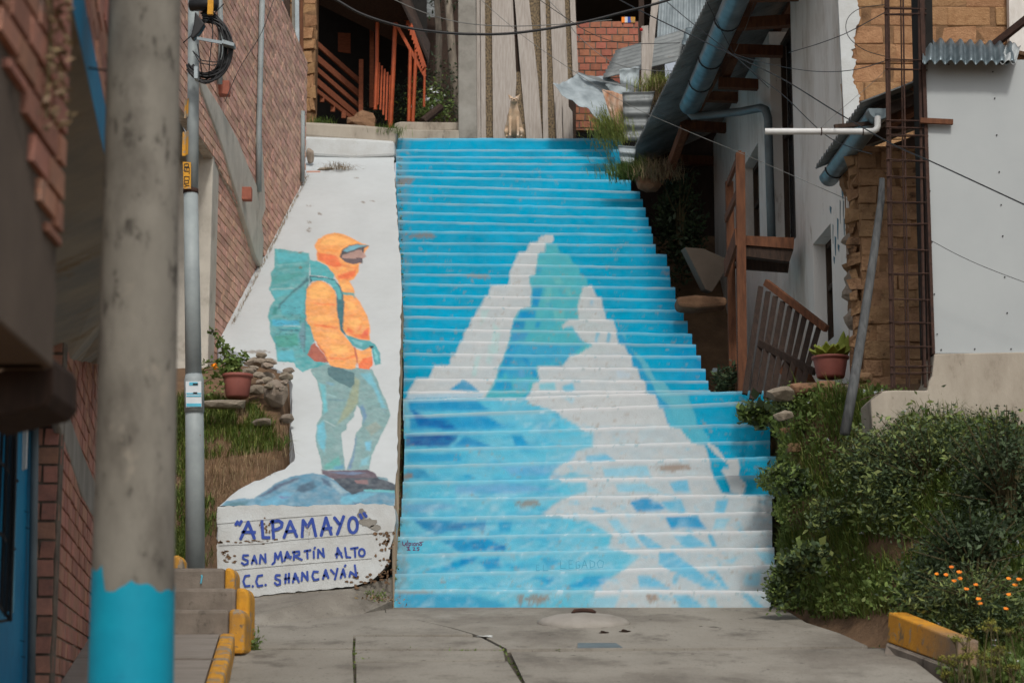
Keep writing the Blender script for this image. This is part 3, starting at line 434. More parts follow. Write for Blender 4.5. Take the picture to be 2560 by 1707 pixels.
# ------------------------------------------------------------------ ramp with the mountaineer and the name wall
def paint_ramp(P): return sum(paint_ramp1(P, i, j) for i, j in ((-1.3, -.6), (1.3, .6), (0, 1.4))) / 3
def paint_ramp1(P, jx, jy):
    x, y = proj(P); x = x + jx; y = y + jy; x = x + 2.2 * (fbm(x / 9, y / 9, 51) - .5) * 2; y = y + 2. * (fbm(x / 9, y / 9, 52) - .5) * 2
    col = np.tile(lin((194, 199, 200)) * PG, (len(x), 1)); col *= (1 + .12 * (fbm(x / 60, y / 30, 6) - .5))[:, None]
    L = lambda P_, c, f=A2, a=1., n=.12, seed=1, ns=10., fe=0.: layer(col, x, y, P_, c, f, a, n, seed, ns, fe)
    T = (78, 160, 164); O = (240, 164, 96); OR = (232, 118, 80); OY = (246, 184, 114); DT = (58, 112, 122)
    # rock
    L([(190, 1445), (240, 1390), (400, 1365), (500, 1370), (700, 1230), (850, 1160), (1050, 1130), (1180, 1150), (1260, 1200), (1400, 1310), (1560, 1290), (1840, 1310), (1815, 1420), (1820, 1470), (180, 1475)], (92, 140, 164), A3, n=.3, ns=14)
    for P_, c in [([(500, 1372), (700, 1236), (880, 1165), (990, 1160), (800, 1250), (600, 1356)], (84, 92, 112)), ([(900, 1240), (1060, 1190), (1100, 1260), (980, 1330), (890, 1310)], (82, 104, 122)), ([(560, 1390), (800, 1290), (900, 1310), (760, 1440), (540, 1450)], (112, 168, 194)), ([(1110, 1150), (1210, 1190), (1240, 1280), (1140, 1230)], (76, 96, 118)), ([(1210, 1180), (1400, 1310), (1300, 1330), (1230, 1260)], (160, 180, 188)), ([(190, 1445), (250, 1392), (480, 1376), (420, 1450)], (86, 122, 130)), ([(700, 1330), (900, 1350), (760, 1380)], (120, 110, 150)), ([(1300, 1340), (1560, 1300), (1700, 1310), (1500, 1400), (1300, 1440)], (112, 176, 198)), ([(1420, 1390), (1600, 1440), (1450, 1450)], (96, 100, 122))]: L(P_, c, A3, n=.4, ns=8, fe=7)
    L([(1240, 1180), (1700, 1170), (1845, 1250), (1840, 1315), (1560, 1285), (1420, 1330), (1300, 1240)], (72, 80, 90), A3, n=.2)
    L([(1130, 1092), (1200, 1108), (1560, 1098), (1640, 1130), (1650, 1160), (1700, 1170), (1240, 1182), (1140, 1135)], (102, 90, 100), A3); L([(1190, 1120), (1420, 1115), (1560, 1130), (1400, 1150)], (112, 126, 150), A3, n=.3)
    L([(1440, 1195), (1560, 1190), (1570, 1230), (1460, 1228)], (150, 120, 120), A3, n=.4); L([(1530, 1280), (1825, 1290), (1825, 1312), (1540, 1302)], (110, 180, 186), A3)
    L([(1650, 1165), (1745, 1172), (1757, 1200), (1690, 1192)], (120, 150, 160), A3)
    # trousers
    L([(1030, 170), (1100, 110), (1600, 160), (1640, 230), (1700, 380), (1750, 490), (1778, 590), (1750, 660), (1690, 780), (1640, 880), (1600, 970), (1580, 1098), (1365, 1102), (1400, 1010), (1440, 890), (1450, 770), (1510, 690), (1515, 620), (1490, 530), (1462, 500), (1440, 560), (1440, 600), (1370, 670), (1365, 720), (1320, 760), (1330, 870), (1345, 1000), (1355, 1102), (1140, 1102), (1130, 1000), (1095, 900), (1078, 790), (1095, 660), (1135, 600), (1140, 470), (1110, 350), (1085, 260)], (124, 158, 158), A3, n=.2, ns=14)
    for P_, c in [([(1085, 680), (1160, 620), (1190, 780), (1170, 960), (1110, 900), (1082, 790)], (112, 180, 198)), ([(1100, 270), (1180, 300), (1200, 560), (1140, 600), (1140, 460)], (112, 186, 196)), ([(1470, 190), (1600, 180), (1690, 380), (1755, 540), (1690, 530), (1610, 350)], (120, 182, 198)), ([(1440, 220), (1500, 260), (1490, 470), (1400, 600), (1260, 700), (1380, 420)], (150, 160, 136)), ([(1465, 500), (1530, 480), (1570, 600), (1520, 690), (1500, 560)], (104, 136, 168)), ([(1150, 1050), (1300, 960), (1340, 1100), (1150, 1100)], (104, 172, 164)), ([(1250, 1060), (1345, 1040), (1352, 1102), (1230, 1102)], (96, 150, 180)), ([(1380, 1060), (1420, 960), (1450, 770), (1470, 780), (1450, 950), (1420, 1098), (1368, 1100)], (104, 130, 170)), ([(1530, 830), (1610, 820), (1600, 930), (1540, 930)], (122, 186, 210)), ([(1500, 1000), (1590, 960), (1580, 1060), (1480, 1080)], (132, 186, 200)), ([(1520, 700), (1640, 640), (1720, 700), (1600, 800)], (148, 160, 152)), ([(1180, 430), (1380, 440), (1370, 460), (1190, 455)], (88, 124, 146)), ([(1140, 640), (1160, 630), (1270, 690), (1255, 696)], (206, 214, 216)), ([(1170, 270), (1260, 290), (1250, 320), (1170, 300)], (110, 160, 190)), ([(1660, 500), (1740, 560), (1730, 580)], (90, 120, 160)), ([(1150, 370), (1280, 410), (1270, 425), (1150, 395)], (160, 200, 206))]: L(P_, c, A3, n=.3, ns=9, fe=7)
    L([(1190, 150), (1230, 132), (1290, 140), (1440, 200), (1446, 300), (1400, 335), (1300, 290), (1200, 220)], (84, 116, 122), A3, n=.25)
    # backpack
    L([(575, 240), (720, 262), (915, 290), (920, 380), (915, 580), (885, 700), (885, 950), (960, 1000), (975, 1140), (910, 1250), (960, 1345), (1110, 1365), (930, 1420), (850, 1455), (790, 1410), (760, 1360), (600, 1350), (580, 1180), (530, 1080), (525, 960), (505, 910), (535, 800), (580, 750), (520, 640), (545, 540), (530, 480), (570, 440)], T, n=.25, ns=14)
    for P_, c in [([(585, 260), (700, 275), (900, 300), (900, 370), (600, 390)], (92, 176, 186)), ([(560, 430), (900, 400), (905, 430), (570, 460)], (86, 150, 148)), ([(540, 640), (760, 640), (740, 690), (560, 740)], (96, 178, 188)), ([(540, 510), (830, 460), (860, 510), (600, 600), (540, 580)], (88, 158, 156)), ([(530, 630), (770, 622), (770, 642), (540, 655)], (178, 206, 206)), ([(590, 400), (900, 375), (900, 386), (600, 415)], (160, 200, 200)), ([(580, 850), (620, 780), (900, 505), (918, 560), (720, 720), (625, 840)], (74, 110, 120)), ([(620, 800), (860, 600), (875, 700), (860, 900), (640, 900)], (92, 172, 184)), ([(540, 930), (820, 940), (830, 1000), (540, 1010)], (80, 170, 200)), ([(650, 985), (830, 990), (830, 1015), (660, 1010)], (170, 200, 206)), ([(560, 1090), (800, 1070), (820, 1200), (600, 1220)], (84, 158, 146)), ([(585, 1250), (760, 1230), (790, 1350), (610, 1350)], (96, 174, 190)), ([(570, 780), (610, 840), (600, 900), (540, 900)], (70, 140, 138)), ([(845, 960), (880, 960), (880, 1180), (855, 1290), (800, 1080)], (112, 146, 158)), ([(885, 600), (918, 560), (890, 760), (880, 1250), (855, 1290), (868, 900)], (88, 104, 116)), ([(600, 1020), (820, 1035), (815, 1060), (610, 1050)], (60, 110, 130))]: L(P_, c, n=.3, ns=8, fe=5)
    k = inpoly([(540 + a / 3.921, 560 + b / 3.921) for a, b in [(575, 800), (870, 780), (870, 1250), (580, 1250)]], x, y) & (fbm(x / 10, y / 2.2, 57) > .66); col[k] = col[k] * .5 + lin((60, 84, 92)) * .5
    L([(918, 355), (990, 368), (1080, 410), (1162, 490), (1150, 545), (1060, 512), (930, 505)], (82, 168, 174))
    # jacket
    L([(1190, 540), (1300, 550), (1350, 640), (1360, 700), (1420, 780), (1480, 900), (1512, 990), (1506, 1142), (1400, 1132), (1290, 1092), (1240, 1040), (1235, 700)], O, n=.15)
    L([(885, 640), (940, 580), (1020, 552), (1100, 590), (1165, 650), (1182, 750), (1205, 900), (1218, 1040), (1290, 1130), (1345, 1200), (1384, 1320), (1370, 1412), (1330, 1425), (1210, 1412), (1120, 1390), (1090, 1330), (1010, 1210), (960, 1130), (920, 1000), (885, 950), (880, 780)], O, n=.15)
    for P_, c in [([(900, 640), (1020, 565), (1110, 610), (1150, 680), (1100, 740), (920, 750)], OY), ([(890, 770), (1020, 770), (1180, 780), (1170, 810), (1000, 800)], OR), ([(940, 980), (1050, 975), (1200, 1010), (1210, 1040), (1080, 1025), (950, 1005)], OR), ([(900, 900), (1100, 880), (1190, 930), (1120, 960), (930, 960)], OY), ([(1000, 1060), (1180, 1060), (1260, 1130), (1150, 1140)], OY), ([(1100, 1180), (1280, 1180), (1320, 1260), (1200, 1290), (1130, 1260)], OY), ([(1090, 1290), (1250, 1310), (1380, 1270), (1375, 1310), (1250, 1340), (1110, 1330)], OR), ([(960, 1110), (1060, 1240), (1110, 1330), (1080, 1330), (1000, 1210)], (196, 96, 80)), ([(1260, 900), (1400, 880), (1330, 910), (1265, 910)], OR), ([(1290, 1000), (1370, 1060), (1440, 940), (1420, 1040), (1330, 1090), (1260, 1060)], OR), ([(1290, 940), (1400, 920), (1450, 960), (1360, 1030), (1290, 990)], OY), ([(1250, 740), (1340, 760), (1400, 850), (1300, 860)], OY), ([(1300, 1080), (1505, 1060), (1505, 1142), (1400, 1130)], OR), ([(1200, 560), (1330, 600), (1345, 640), (1230, 660)], OY), ([(1440, 1040), (1505, 1000), (1506, 1100), (1420, 1100)], (226, 104, 84)), ([(1355, 700), (1420, 780), (1400, 800)], OR)]: L(P_, c, n=.35, ns=9, fe=6)
    L([(895, 1285), (930, 1190), (970, 1170), (1090, 1330), (1110, 1362), (960, 1346)], (168, 96, 82)); L([(930, 1200), (975, 1180), (1060, 1310), (960, 1330)], (176, 106, 90), n=.4)
    # hood
    L([(962, 215), (1000, 150), (1080, 105), (1170, 88), (1260, 105), (1350, 150), (1440, 195), (1507, 215), (1470, 270), (1440, 330), (1430, 385), (1402, 400), (1398, 470), (1350, 540), (1290, 562), (1180, 548), (1150, 490), (1090, 410), (990, 360), (985, 270)], O)
    for P_, c in [([(985, 270), (1080, 285), (1200, 310), (1230, 380), (1260, 400), (1200, 460), (1110, 420), (995, 360)], OR), ([(1180, 500), (1280, 470), (1390, 430), (1370, 510), (1290, 556), (1190, 545)], OR), ([(1000, 160), (1170, 100), (1400, 185), (1250, 225), (1020, 215)], OY), ([(1100, 420), (1250, 410), (1350, 420), (1250, 460)], OY), ([(965, 215), (1030, 240), (1200, 250), (1210, 290), (1010, 262)], (240, 150, 84)), ([(985, 200), (1060, 130), (1030, 190)], OR), ([(1230, 380), (1330, 420), (1400, 405), (1390, 450), (1250, 430)], (236, 134, 84))]: L(P_, c, n=.35, ns=9, fe=6)
    L([(1214, 325), (1236, 262), (1300, 215), (1400, 198), (1507, 214), (1452, 240), (1446, 290), (1474, 325), (1440, 340), (1437, 385), (1350, 396), (1260, 372)], (74, 84, 92))
    L([(1240, 300), (1300, 290), (1400, 255), (1444, 262), (1474, 325), (1440, 342), (1380, 344), (1290, 346), (1236, 335)], (184, 152, 142), n=.2); L([(1250, 268), (1300, 222), (1400, 205), (1490, 213), (1400, 236), (1290, 282)], (122, 178, 194), n=.2)
    L([(1232, 345), (1300, 342), (1380, 345), (1436, 352), (1430, 386), (1350, 396), (1270, 376)], (108, 96, 100), n=.3); L([(1370, 330), (1430, 335), (1380, 345)], (96, 78, 84))
    L([(1428, 236), (1440, 236), (1450, 280), (1436, 280)], (70, 80, 90))
    # straps and belt
    L([(920, 508), (1060, 520), (1160, 545), (1222, 620), (1252, 720), (1257, 850), (1242, 1030), (1295, 1115), (1222, 1050), (1202, 950), (1182, 800), (1177, 680), (1130, 600), (1050, 556), (950, 565), (920, 590)], DT)
    L([(930, 530), (1060, 530), (1160, 560), (1215, 640), (1235, 740), (1200, 740), (1180, 680), (1130, 600), (1050, 553), (950, 560)], (100, 176, 182), n=.25)
    L([(1228, 668), (1350, 678), (1368, 735), (1338, 702), (1235, 690)], (100, 164, 164))
    L([(1268, 1085), (1400, 1130), (1500, 1143), (1560, 1185), (1612, 1275), (1614, 1370), (1560, 1388), (1540, 1300), (1518, 1208), (1450, 1242), (1335, 1192)], (84, 160, 166), n=.15)
    L([(1550, 1220), (1590, 1290), (1590, 1350), (1560, 1330)], (128, 196, 198), n=.3); L([(1320, 1130), (1440, 1160), (1430, 1200), (1350, 1170)], (130, 190, 196), n=.3)
    L([(1330, 1200), (1420, 1245), (1520, 1200), (1538, 1380), (1500, 1426), (1400, 1412), (1380, 1320)], O, n=.2); L([(1395, 1380), (1440, 1320), (1536, 1300), (1538, 1385), (1500, 1426), (1400, 1412)], OR, n=.25); L([(1505, 1192), (1545, 1196), (1540, 1220), (1510, 1222)], (50, 60, 66))
    L([(1345, 1210), (1362, 1200), (1392, 1320), (1384, 1400), (1374, 1330)], (190, 110, 90))
    pt = (np.abs(col - lin((194, 199, 200)) * PG).max(1) > .09); bt = ((fbm(x / 4, y / 1.8, 91) - .5) * .3 + (fbm(x / 14, y / 7, 92) - .5) * .36) * pt; col *= (1 + bt)[:, None]
    # weathering
    for cx, cy, rx, ry in [(775, 515, 12, 4), (800, 535, 9, 6), (775, 555, 8, 5), (772, 575, 8, 8), (930, 503, 9, 2), (905, 507, 8, 3), (752, 632, 6, 4), (752, 670, 8, 5), (640, 880, 40, 6), (660, 905, 60, 10), (888, 446, 10, 3)]:
        d = ((x - cx) / rx) ** 2 + ((y - cy) / ry) ** 2 + 2.4 * (fbm(x / 4, y / 4, 61) - .4); k = d < .7; col[k] = col[k] * .35 + lin((120, 104, 88)) * .65
    return col
def make_ramp():
    root = thing('mural_ramp', (-1.8, 18.4, .0), 'sloping white concrete ramp painted with a mountaineer in orange jacket', 'ramp')
    LB_ = [(545, 1268), (600, 1222), (660, 1190), (715, 1172), (735, 1150), (728, 1040), (731, 960), (715, 935), (660, 905), (600, 885), (540, 862), (548, 842), (575, 790), (610, 728), (660, 632), (700, 555), (757, 450), (764, 380)]
    RB_ = [(985, 1268), (992, 1170), (1000, 900), (1004, 700), (990, 500), (985, 380)]
    lp = [ramp_pt(*p) for p in LB_]; rp = [ramp_pt(*p) for p in RB_]
    lY = [p[1] for p in lp]; lX = [p[0] for p in lp]; rY = [p[1] for p in rp]; rX = [p[0] for p in rp]
    o = np.argsort(lY); lY = np.array(lY)[o]; lX = np.array(lX)[o]
    ys = np.concatenate([np.linspace(18.4, 22.6, 420), np.linspace(22.615, 29.0, 330)]); nu = 230
    rows = []
    for Y in ys:
        a = np.interp(Y, lY, lX) + .03 * (vn(Y * 5, 0, 71) - .5); b = np.interp(Y, rY, rX) + .02 * (vn(Y * 7, 3, 72) - .5)
        X = np.linspace(a, b, nu + 1); z = ramp_z(Y) + .02 * (fbm(X * 3, X * 0 + Y * 3, 73) - .5); rows.append(np.stack([X, np.full_like(X, Y), z], 1))
    V = np.concatenate(rows); col = paint_ramp(V); n = nu + 1; ny = len(ys); mb = MB()
    mb.add(V, [(j * n + i, j * n + i + 1, (j + 1) * n + i + 1, (j + 1) * n + i) for j in range(ny - 1) for i in range(nu)])
    cols = [col]
    # side skirts (left painted pale, right raw concrete)
    for idx, c, fl in ((0, (188, 196, 204), 1), (nu, (150, 134, 114), 0)):
        tp = V[idx::n][::3]; bt = tp - np.array([0, 0, 1.1]) + np.array([.0, 0, 0]); k = len(tp)
        jx = (np.random.default_rng(3).random(k) - .5) * .05
        md = tp - np.array([0, 0, .3]); md[:, 0] += jx
        mb.add(np.concatenate([tp, md, bt]), [((r * k + i), (r * k + i + 1), ((r + 1) * k + i + 1), ((r + 1) * k + i)) if fl else ((r * k + i + 1), (r * k + i), ((r + 1) * k + i), ((r + 1) * k + i + 1)) for r in range(2) for i in range(k - 1)])
        cc = np.tile(lin(c), (3 * k, 1)); cc *= (.8 + .4 * np.random.default_rng(4).random(3 * k))[:, None] if not fl else 1; cols.append(cc)
    mb.build('ramp_slab', m_paint, root, smooth=False, colors=np.concatenate(cols))
    # front wall
    out = [(545, 1266), (640, 1262), (770, 1264), (900, 1258), (985, 1262), (990, 1290), (984, 1330), (976, 1370), (972, 1410), (955, 1425), (930, 1450), (880, 1465), (800, 1474), (720, 1480), (560, 1500), (520, 1500), (540, 1400), (544, 1340), (541, 1300)]
    b = MB(); rr = random.Random(3); pts = []
    for i, p in enumerate(out):
        q = out[(i + 1) % len(out)]; k = max(2, int(math.dist(p, q) / 12))
        for t in range(k): pts.append((p[0] + (q[0] - p[0]) * t / k + rr.uniform(-2, 2), p[1] + (q[1] - p[1]) * t / k + rr.uniform(-2, 2)))
    b.prism([at(x, y, 18.38) for x, y in pts], (0, .45, 0)); b.build('front_wall', m_white, root)
    b = MB()                                # board-mark ledges between pours
    for ln in ([(543, 1306), (620, 1299), (720, 1290), (830, 1282)], [(548, 1360), (640, 1356), (740, 1345), (860, 1335), (985, 1326)], [(545, 1425), (680, 1412), (800, 1402), (930, 1392)]):
        for i in range(len(ln) - 1):
            b.prism([at(ln[i][0], ln[i][1], 18.378), at(ln[i + 1][0], ln[i + 1][1], 18.378), at(ln[i + 1][0], ln[i + 1][1] + 3.2, 18.378), at(ln[i][0], ln[i][1] + 3.2, 18.378)], (0, -.004, 0))
    b.build('pour_ledge', m_white, root)
    # raw patches and holes on the wall
    b = MB(); r2 = random.Random(9)
    def patch(cx, cy, rx, ry, n=14, dz=.004):
        b.prism([at(cx + rx * math.cos(2 * math.pi * k / n) * r2.uniform(.65, 1.2), cy + ry * math.sin(2 * math.pi * k / n) * r2.uniform(.65, 1.2), 18.378) for k in range(n)], (0, -dz, 0))
    patch(905, 1285, 12, 14); patch(920, 1305, 26, 12); patch(940, 1318, 14, 8)
    b.cur = 1
    for k in range(34): patch(r2.gauss(966, 12), r2.uniform(1330, 1440), r2.uniform(2, 6), r2.uniform(2, 5), 8, .005)
    for k in range(26): patch(r2.uniform(548, 700), 1356 - r2.uniform(0, .1) * 40 + r2.gauss(0, 3), r2.uniform(2, 7), r2.uniform(1, 2.5), 7, .003)
    for k in range(22): patch(r2.uniform(860, 975), r2.gauss(1452, 10), r2.uniform(2, 8), r2.uniform(2, 4), 8, .005)
    for k in range(18): patch(r2.uniform(548, 590), r2.uniform(1375, 1410), r2.uniform(2, 6), r2.uniform(1, 2.5), 7, .003)
    for k in range(16): patch(r2.gauss(668, 12), r2.gauss(1322, 12), r2.uniform(1.5, 4), r2.uniform(1.5, 3), 7, .006)
    b.build('worn_patches', [m_conc, m_soil], root)['kind'] = 'stuff'
    def letters(words, w):
        q = 4.523
        for label, lines in words:
            b = MB()
            for ln in lines: ribbon(b, [at(500 + x / q, 1240 + y / q, 18.372) for x, y in ln], w / q / F_PX * 18.7, (0, -1, 0))
            o = b.build('painted_word', m_letter, root); o['label'] = 'blue painted word ' + label
    el = lambda cx, cy, rx, ry: [(cx + rx * math.cos(R_(a)), cy + ry * math.sin(R_(a))) for a in range(0, 361, 24)]
    letters([('ALPAMAYO in quotation marks', [[(425, 285), (405, 320)], [(468, 280), (445, 322)], [(460, 480), (545, 290), (615, 475)], [(480, 402), (620, 405)], [(700, 280), (712, 465), (785, 465)], [(820, 275), (832, 472)], [(800, 288), (890, 275), (930, 300), (920, 345), (880, 370), (825, 382)], [(950, 465), (1020, 280), (1095, 455)], [(975, 400), (1078, 388)], [(1155, 460), (1165, 270), (1215, 345), (1268, 255), (1310, 450)], [(1370, 445), (1425, 240), (1485, 430)], [(1395, 368), (1485, 356)], [(1520, 240), (1575, 312)], [(1625, 225), (1552, 430)], el(1730, 325, 50, 88), [(1808, 205), (1828, 248)], [(1852, 190), (1880, 228)]])], 34)
    letters([('SAN', [[(545, 665), (490, 665), (485, 700), (540, 725), (540, 758), (500, 772), (470, 750)], [(585, 760), (615, 670), (642, 757)], [(592, 725), (637, 722)], [(675, 757), (685, 660), (742, 747), (738, 650)]]), ('MARTIN', [[(815, 770), (845, 740), (850, 640), (882, 705), (912, 625), (932, 738)], [(955, 725), (985, 625), (1022, 702)], [(962, 690), (1032, 682)], [(1060, 718), (1066, 625)], [(1048, 630), (1120, 620), (1125, 655), (1070, 675), (1152, 716)], [(1180, 618), (1250, 606)], [(1212, 615), (1216, 698)], [(1285, 622), (1288, 694)], [(1294, 592), (1300, 576)], [(1335, 692), (1336, 600), (1402, 684), (1390, 590)]]), ('ALTO', [[(1545, 692), (1557, 580), (1608, 688)], [(1532, 655), (1600, 640)], [(1640, 580), (1656, 685), (1702, 690)], [(1705, 590), (1785, 578)], [(1750, 590), (1756, 684)], el(1830, 635, 33, 42)])], 23)
    letters([('C.C.', [[(560, 892), (510, 900), (490, 960), (510, 1015), (562, 1010)], [(594, 1012), (600, 1018)], [(705, 890), (655, 900), (635, 960), (655, 1015), (706, 1005)], [(738, 998), (746, 1002)]]), ('SHANCAYAN', [[(905, 890), (860, 890), (850, 925), (905, 950), (905, 990), (870, 1002), (845, 975)], [(965, 978), (970, 880)], [(1005, 972), (1006, 870)], [(958, 932), (1012, 922)], [(1050, 972), (1076, 870), (1118, 967)], [(1058, 932), (1108, 922)], [(1150, 952), (1156, 860), (1218, 947), (1213, 850)], [(1335, 852), (1285, 850), (1270, 900), (1290, 945), (1342, 935)], [(1390, 932), (1421, 830), (1452, 922)], [(1398, 897), (1444, 887)], [(1480, 830), (1516, 872)], [(1556, 815), (1526, 937)], [(1590, 922), (1620, 820), (1642, 907)], [(1598, 882), (1638, 872)], [(1636, 790), (1646, 778)], [(1690, 907), (1702, 852), (1767, 902), (1750, 775)]])], 24)
    # two rough kerb steps at the head of the ramp
    for (q, Y, h) in (([(762, 388), (880, 396), (988, 390), (986, 352), (880, 345), (758, 340)], 28.9, .5), ([(758, 342), (880, 352), (988, 362), (994, 320), (900, 312), (757, 304)], 29.3, .6)):
        b = MB(); b.prism([at(x, y, Y) for x, y in q], (0, h, .02)); b.build('upper_step', m_base if Y > 29 else m_white, root, bevel=.04)
make_ramp()

# ------------------------------------------------------------------ left side: buildings
def brick_wall(b, p0, p1, z0, z1, L=.24, H=.09, gap=.014, relief=.012, n=None, depth=.1, jit=.004, mi=0, mm=1, seed=1, vj=0.):
    """courses of single bricks over a mortar plane; z0/z1 may be functions of the distance along the wall"""
    p0 = np.array(p0, float); p1 = np.array(p1, float); D = np.linalg.norm(p1 - p0); u = (p1 - p0) / D; u3 = np.array([u[0], u[1], 0])
    n3 = np.array([n[0], n[1], 0.]); n3 /= np.linalg.norm(n3); f0 = z0 if callable(z0) else (lambda t: z0); f1 = z1 if callable(z1) else (lambda t: z1); rr = random.Random(seed)
    o = np.array([p0[0], p0[1], 0.]); zlo = min(f0(D * t / 20) for t in range(21)); zhi = max(f1(D * t / 20) for t in range(21))
    b.cur = mm; N = 12
    bot = [o + u3 * D * t / N + np.array([0, 0, f0(D * t / N)]) for t in range(N + 1)]; top = [o + u3 * D * t / N + np.array([0, 0, f1(D * t / N)]) for t in range(N + 1)]
    b.prism(bot + top[::-1], -n3 * depth); b.cur = mi
    k = 0; z = math.floor(zlo / H) * H
    while z < zhi:
        t = -(k % 2) * L / 2
        while t < D:
            a = max(t, 0) + gap / 2; e = min(t + L, D) - gap / 2; c = (a + e) / 2
            if e - a > .03:
                lo = max(z, max(f0(a), f0(e))) + gap / 2; hi = min(z + H, min(f1(a), f1(e))) - gap / 2
                if hi - lo > .02:
                    j = rr.uniform(-jit, jit)
                    b.obox(o + u3 * c + n3 * ((relief + j) / 2 - .02) + np.array([0, 0, (lo + hi) / 2 + rr.uniform(-jit, jit) * .5]), u3 * (e - a) / 2 * rr.uniform(.98, 1), n3 * ((relief + j) / 2 + .02), (rr.uniform(-.004, .004) * u3[0], rr.uniform(-.004, .004) * u3[1], (hi - lo) / 2))
                    if vj: b.v[-8:] = [tuple(q + rr.uniform(-vj, vj) for q in p) for p in b.v[-8:]]
            t += L * (rr.uniform(.8, 1.25) if vj else 1)
        z += H; k += 1
def CX(Y): return -3.209 + .0475 * (Y - 22.35)
CN = np.array([1, -.0475])
def cw(x, y, o=0.): return onplane(x, y, np.array([CX(22.35) + o, 22.35, 0]), np.array([1, -.0475, 0]))
def make_brick_house():
    root = thing('brick_house', (-3.4, 22, 2), 'two storey orange brick house standing along the left edge of the white ramp', 'house')
    Ya, Yb = 18.9, 28.05; D = math.hypot(Yb - Ya, CX(Yb) - CX(Ya))
    zup = lambda t: 5.05 - .10 * max(0, t - 2.2) if t < 7 else ramp_z(Ya + t) - .4
    b = MB(); brick_wall(b, (CX(Ya), Ya), (CX(Yb), Yb), lambda t: max(zup(t), ramp_z(Ya + t) - .5), lambda t: 8.35 - .065 * max(0, t - 7.6), n=CN, seed=2); b.build('upper_wall', [m_brick, m_mort], root)
    b = MB(); brick_wall(b, (CX(21.9) - .03, 21.9), (CX(26.3) - .03, 26.3), lambda t: ramp_z(21.9 + t) - .5, lambda t: 5.3 - .1 * t, n=CN, seed=4); b.build('lower_wall', [m_brick, m_mort], root)
    b = MB(); b.prism([cw(*p, .035) for p in [(497, 195), (514, 207), (560, 280), (598, 353), (628, 430), (646, 470), (652, 520), (660, 600), (655, 672), (640, 640), (606, 530), (580, 445), (555, 360), (509, 239)]], (-.1, 0, 0)); b.build('concrete_beam', m_conc2, root, bevel=.02)
    b = MB(); b.box((-4.6, 21.45, 1.6), (CX(21.6) - .0, 21.9, 5.2)); b.build('pillar', m_conc2, root, bevel=.015)
    b = MB(); b.box((-4.6, 18.95, 5.0), (CX(19.5) - .1, 21.5, 5.12)); b.build('floor_slab', m_conc, root)
    b = MB(); brick_wall(b, (-5, 18.9), (CX(18.9) - .02, 18.9), 5.0, 8.6, n=(0, -1), seed=6); b.build('end_wall', [m_brickd, m_mort], root)
    b = MB(); b.prism([cw(640, 345, .02), cw(655, 345, .02), cw(664, 520, .02), cw(652, 560, .02)], (-.05, 0, 0)); b.build('plaster_pier', m_conc2, root)
    b = MB(); b.tube([cw(656, -25, .05), cw(651, 170, .05), cw(647, 330, .05), cw(647, 480, .05)], .035, 8); b.build('conduit', m_steel, root, smooth=True)
    b = MB(); b.tube([cw(548, -25, .05), cw(553, 90, .05), cw(549, 210, .05)], .03, 8); b.build('conduit', m_steel, root, smooth=True)
    b = MB(); b.tube([cw(757, 278, .04), cw(756, 455, .04)], .03, 8); b.build('conduit', m_steel, root, smooth=True)
    for x, y, hy, w in ((546, 205, 50, .13), (600, 470, 45, .14)):
        p = cw(x, y, 0); h = hy / F_PX * p[1] * .75; b = MB(); b.box((p[0] - .08, p[1] - .06, p[2] - h), (p[0] + w, p[1] + .06, p[2])); b.build('protruding_brick', m_bricko, root, bevel=.008)
make_brick_house()
def AX(Y): return -1.36 - .03 * (Y - 5.9)
def BX(Y): return -2.48 - .147 * (Y - 11.2)
def make_near_house():
    root = thing('near_brick_house', (-1.6, 5.2, 0), 'out of focus brick and beige plaster house corner closest on the left edge', 'house')
    b = MB(); AN = np.array([1, .03])
    pl = lambda t: 1.05 - .55 * t                                   # plaster reaches up to this line
    brick_wall(b, (AX(4.4), 4.4), (AX(5.95), 5.95), lambda t: 1.12 - .5 * t, 3.0, L=.24, H=.1, gap=.022, relief=.02, n=AN, seed=8, depth=.2); b.build('brick_wall', [m_brickd, m_mortd], root)
    b = MB(); b.prism([(AX(4.4) + .005, 4.4, 1.12), (AX(5.95) + .005, 5.95, .345), (AX(5.95) + .005, 5.95, .1), (AX(4.4) + .005, 4.4, .1)], (-.2, 0, 0)); b.build('plaster_wall', m_beige, root, bevel=.01)
    b = MB(); brick_wall(b, (AX(5.95) - 1.2, 5.97), (AX(5.95) - .02, 5.97), .1, 3.0, n=(0, 1), seed=9); b.build('end_wall', [m_brickd, m_mortd], root)
    b = MB(); b.prism([at(x, y, 6.0) for x, y in [(-60, 948), (120, 884), (132, 905), (132, 985), (112, 1012), (-60, 1052)]], (0, .35, 0)); b.build('wooden_lintel', m_woodd, root, bevel=.006)
    # dried flower bunch hanging on the wall
    d = thing('dried_flower_bunch', (AX(5.6) + .03, 5.6, 1.1), 'blurred bunch of dried yellowish flowers hanging on the near brick wall', 'dried flowers')
    V = []; r = np.random.default_rng(3); n = 260
    Pz = r.uniform(.72, 1.32, n); Py = 5.55 + r.normal(0, .035, n) + .04 * np.sin(Pz * 9); Pp = np.stack([AX(5.6) + .03 + r.random(n) * .05, Py, Pz], 1)
    pt_ = leaf_mesh('petals', Pp, r.uniform(.02, .04, n), m_dry, d, r); pt_['kind'] = 'stuff'; b = MB(); b.tube([(AX(5.6) + .03, 5.6, 1.4), (AX(5.6) + .035, 5.56, .75)], .004, 5); b.build('stem', m_stem, d)
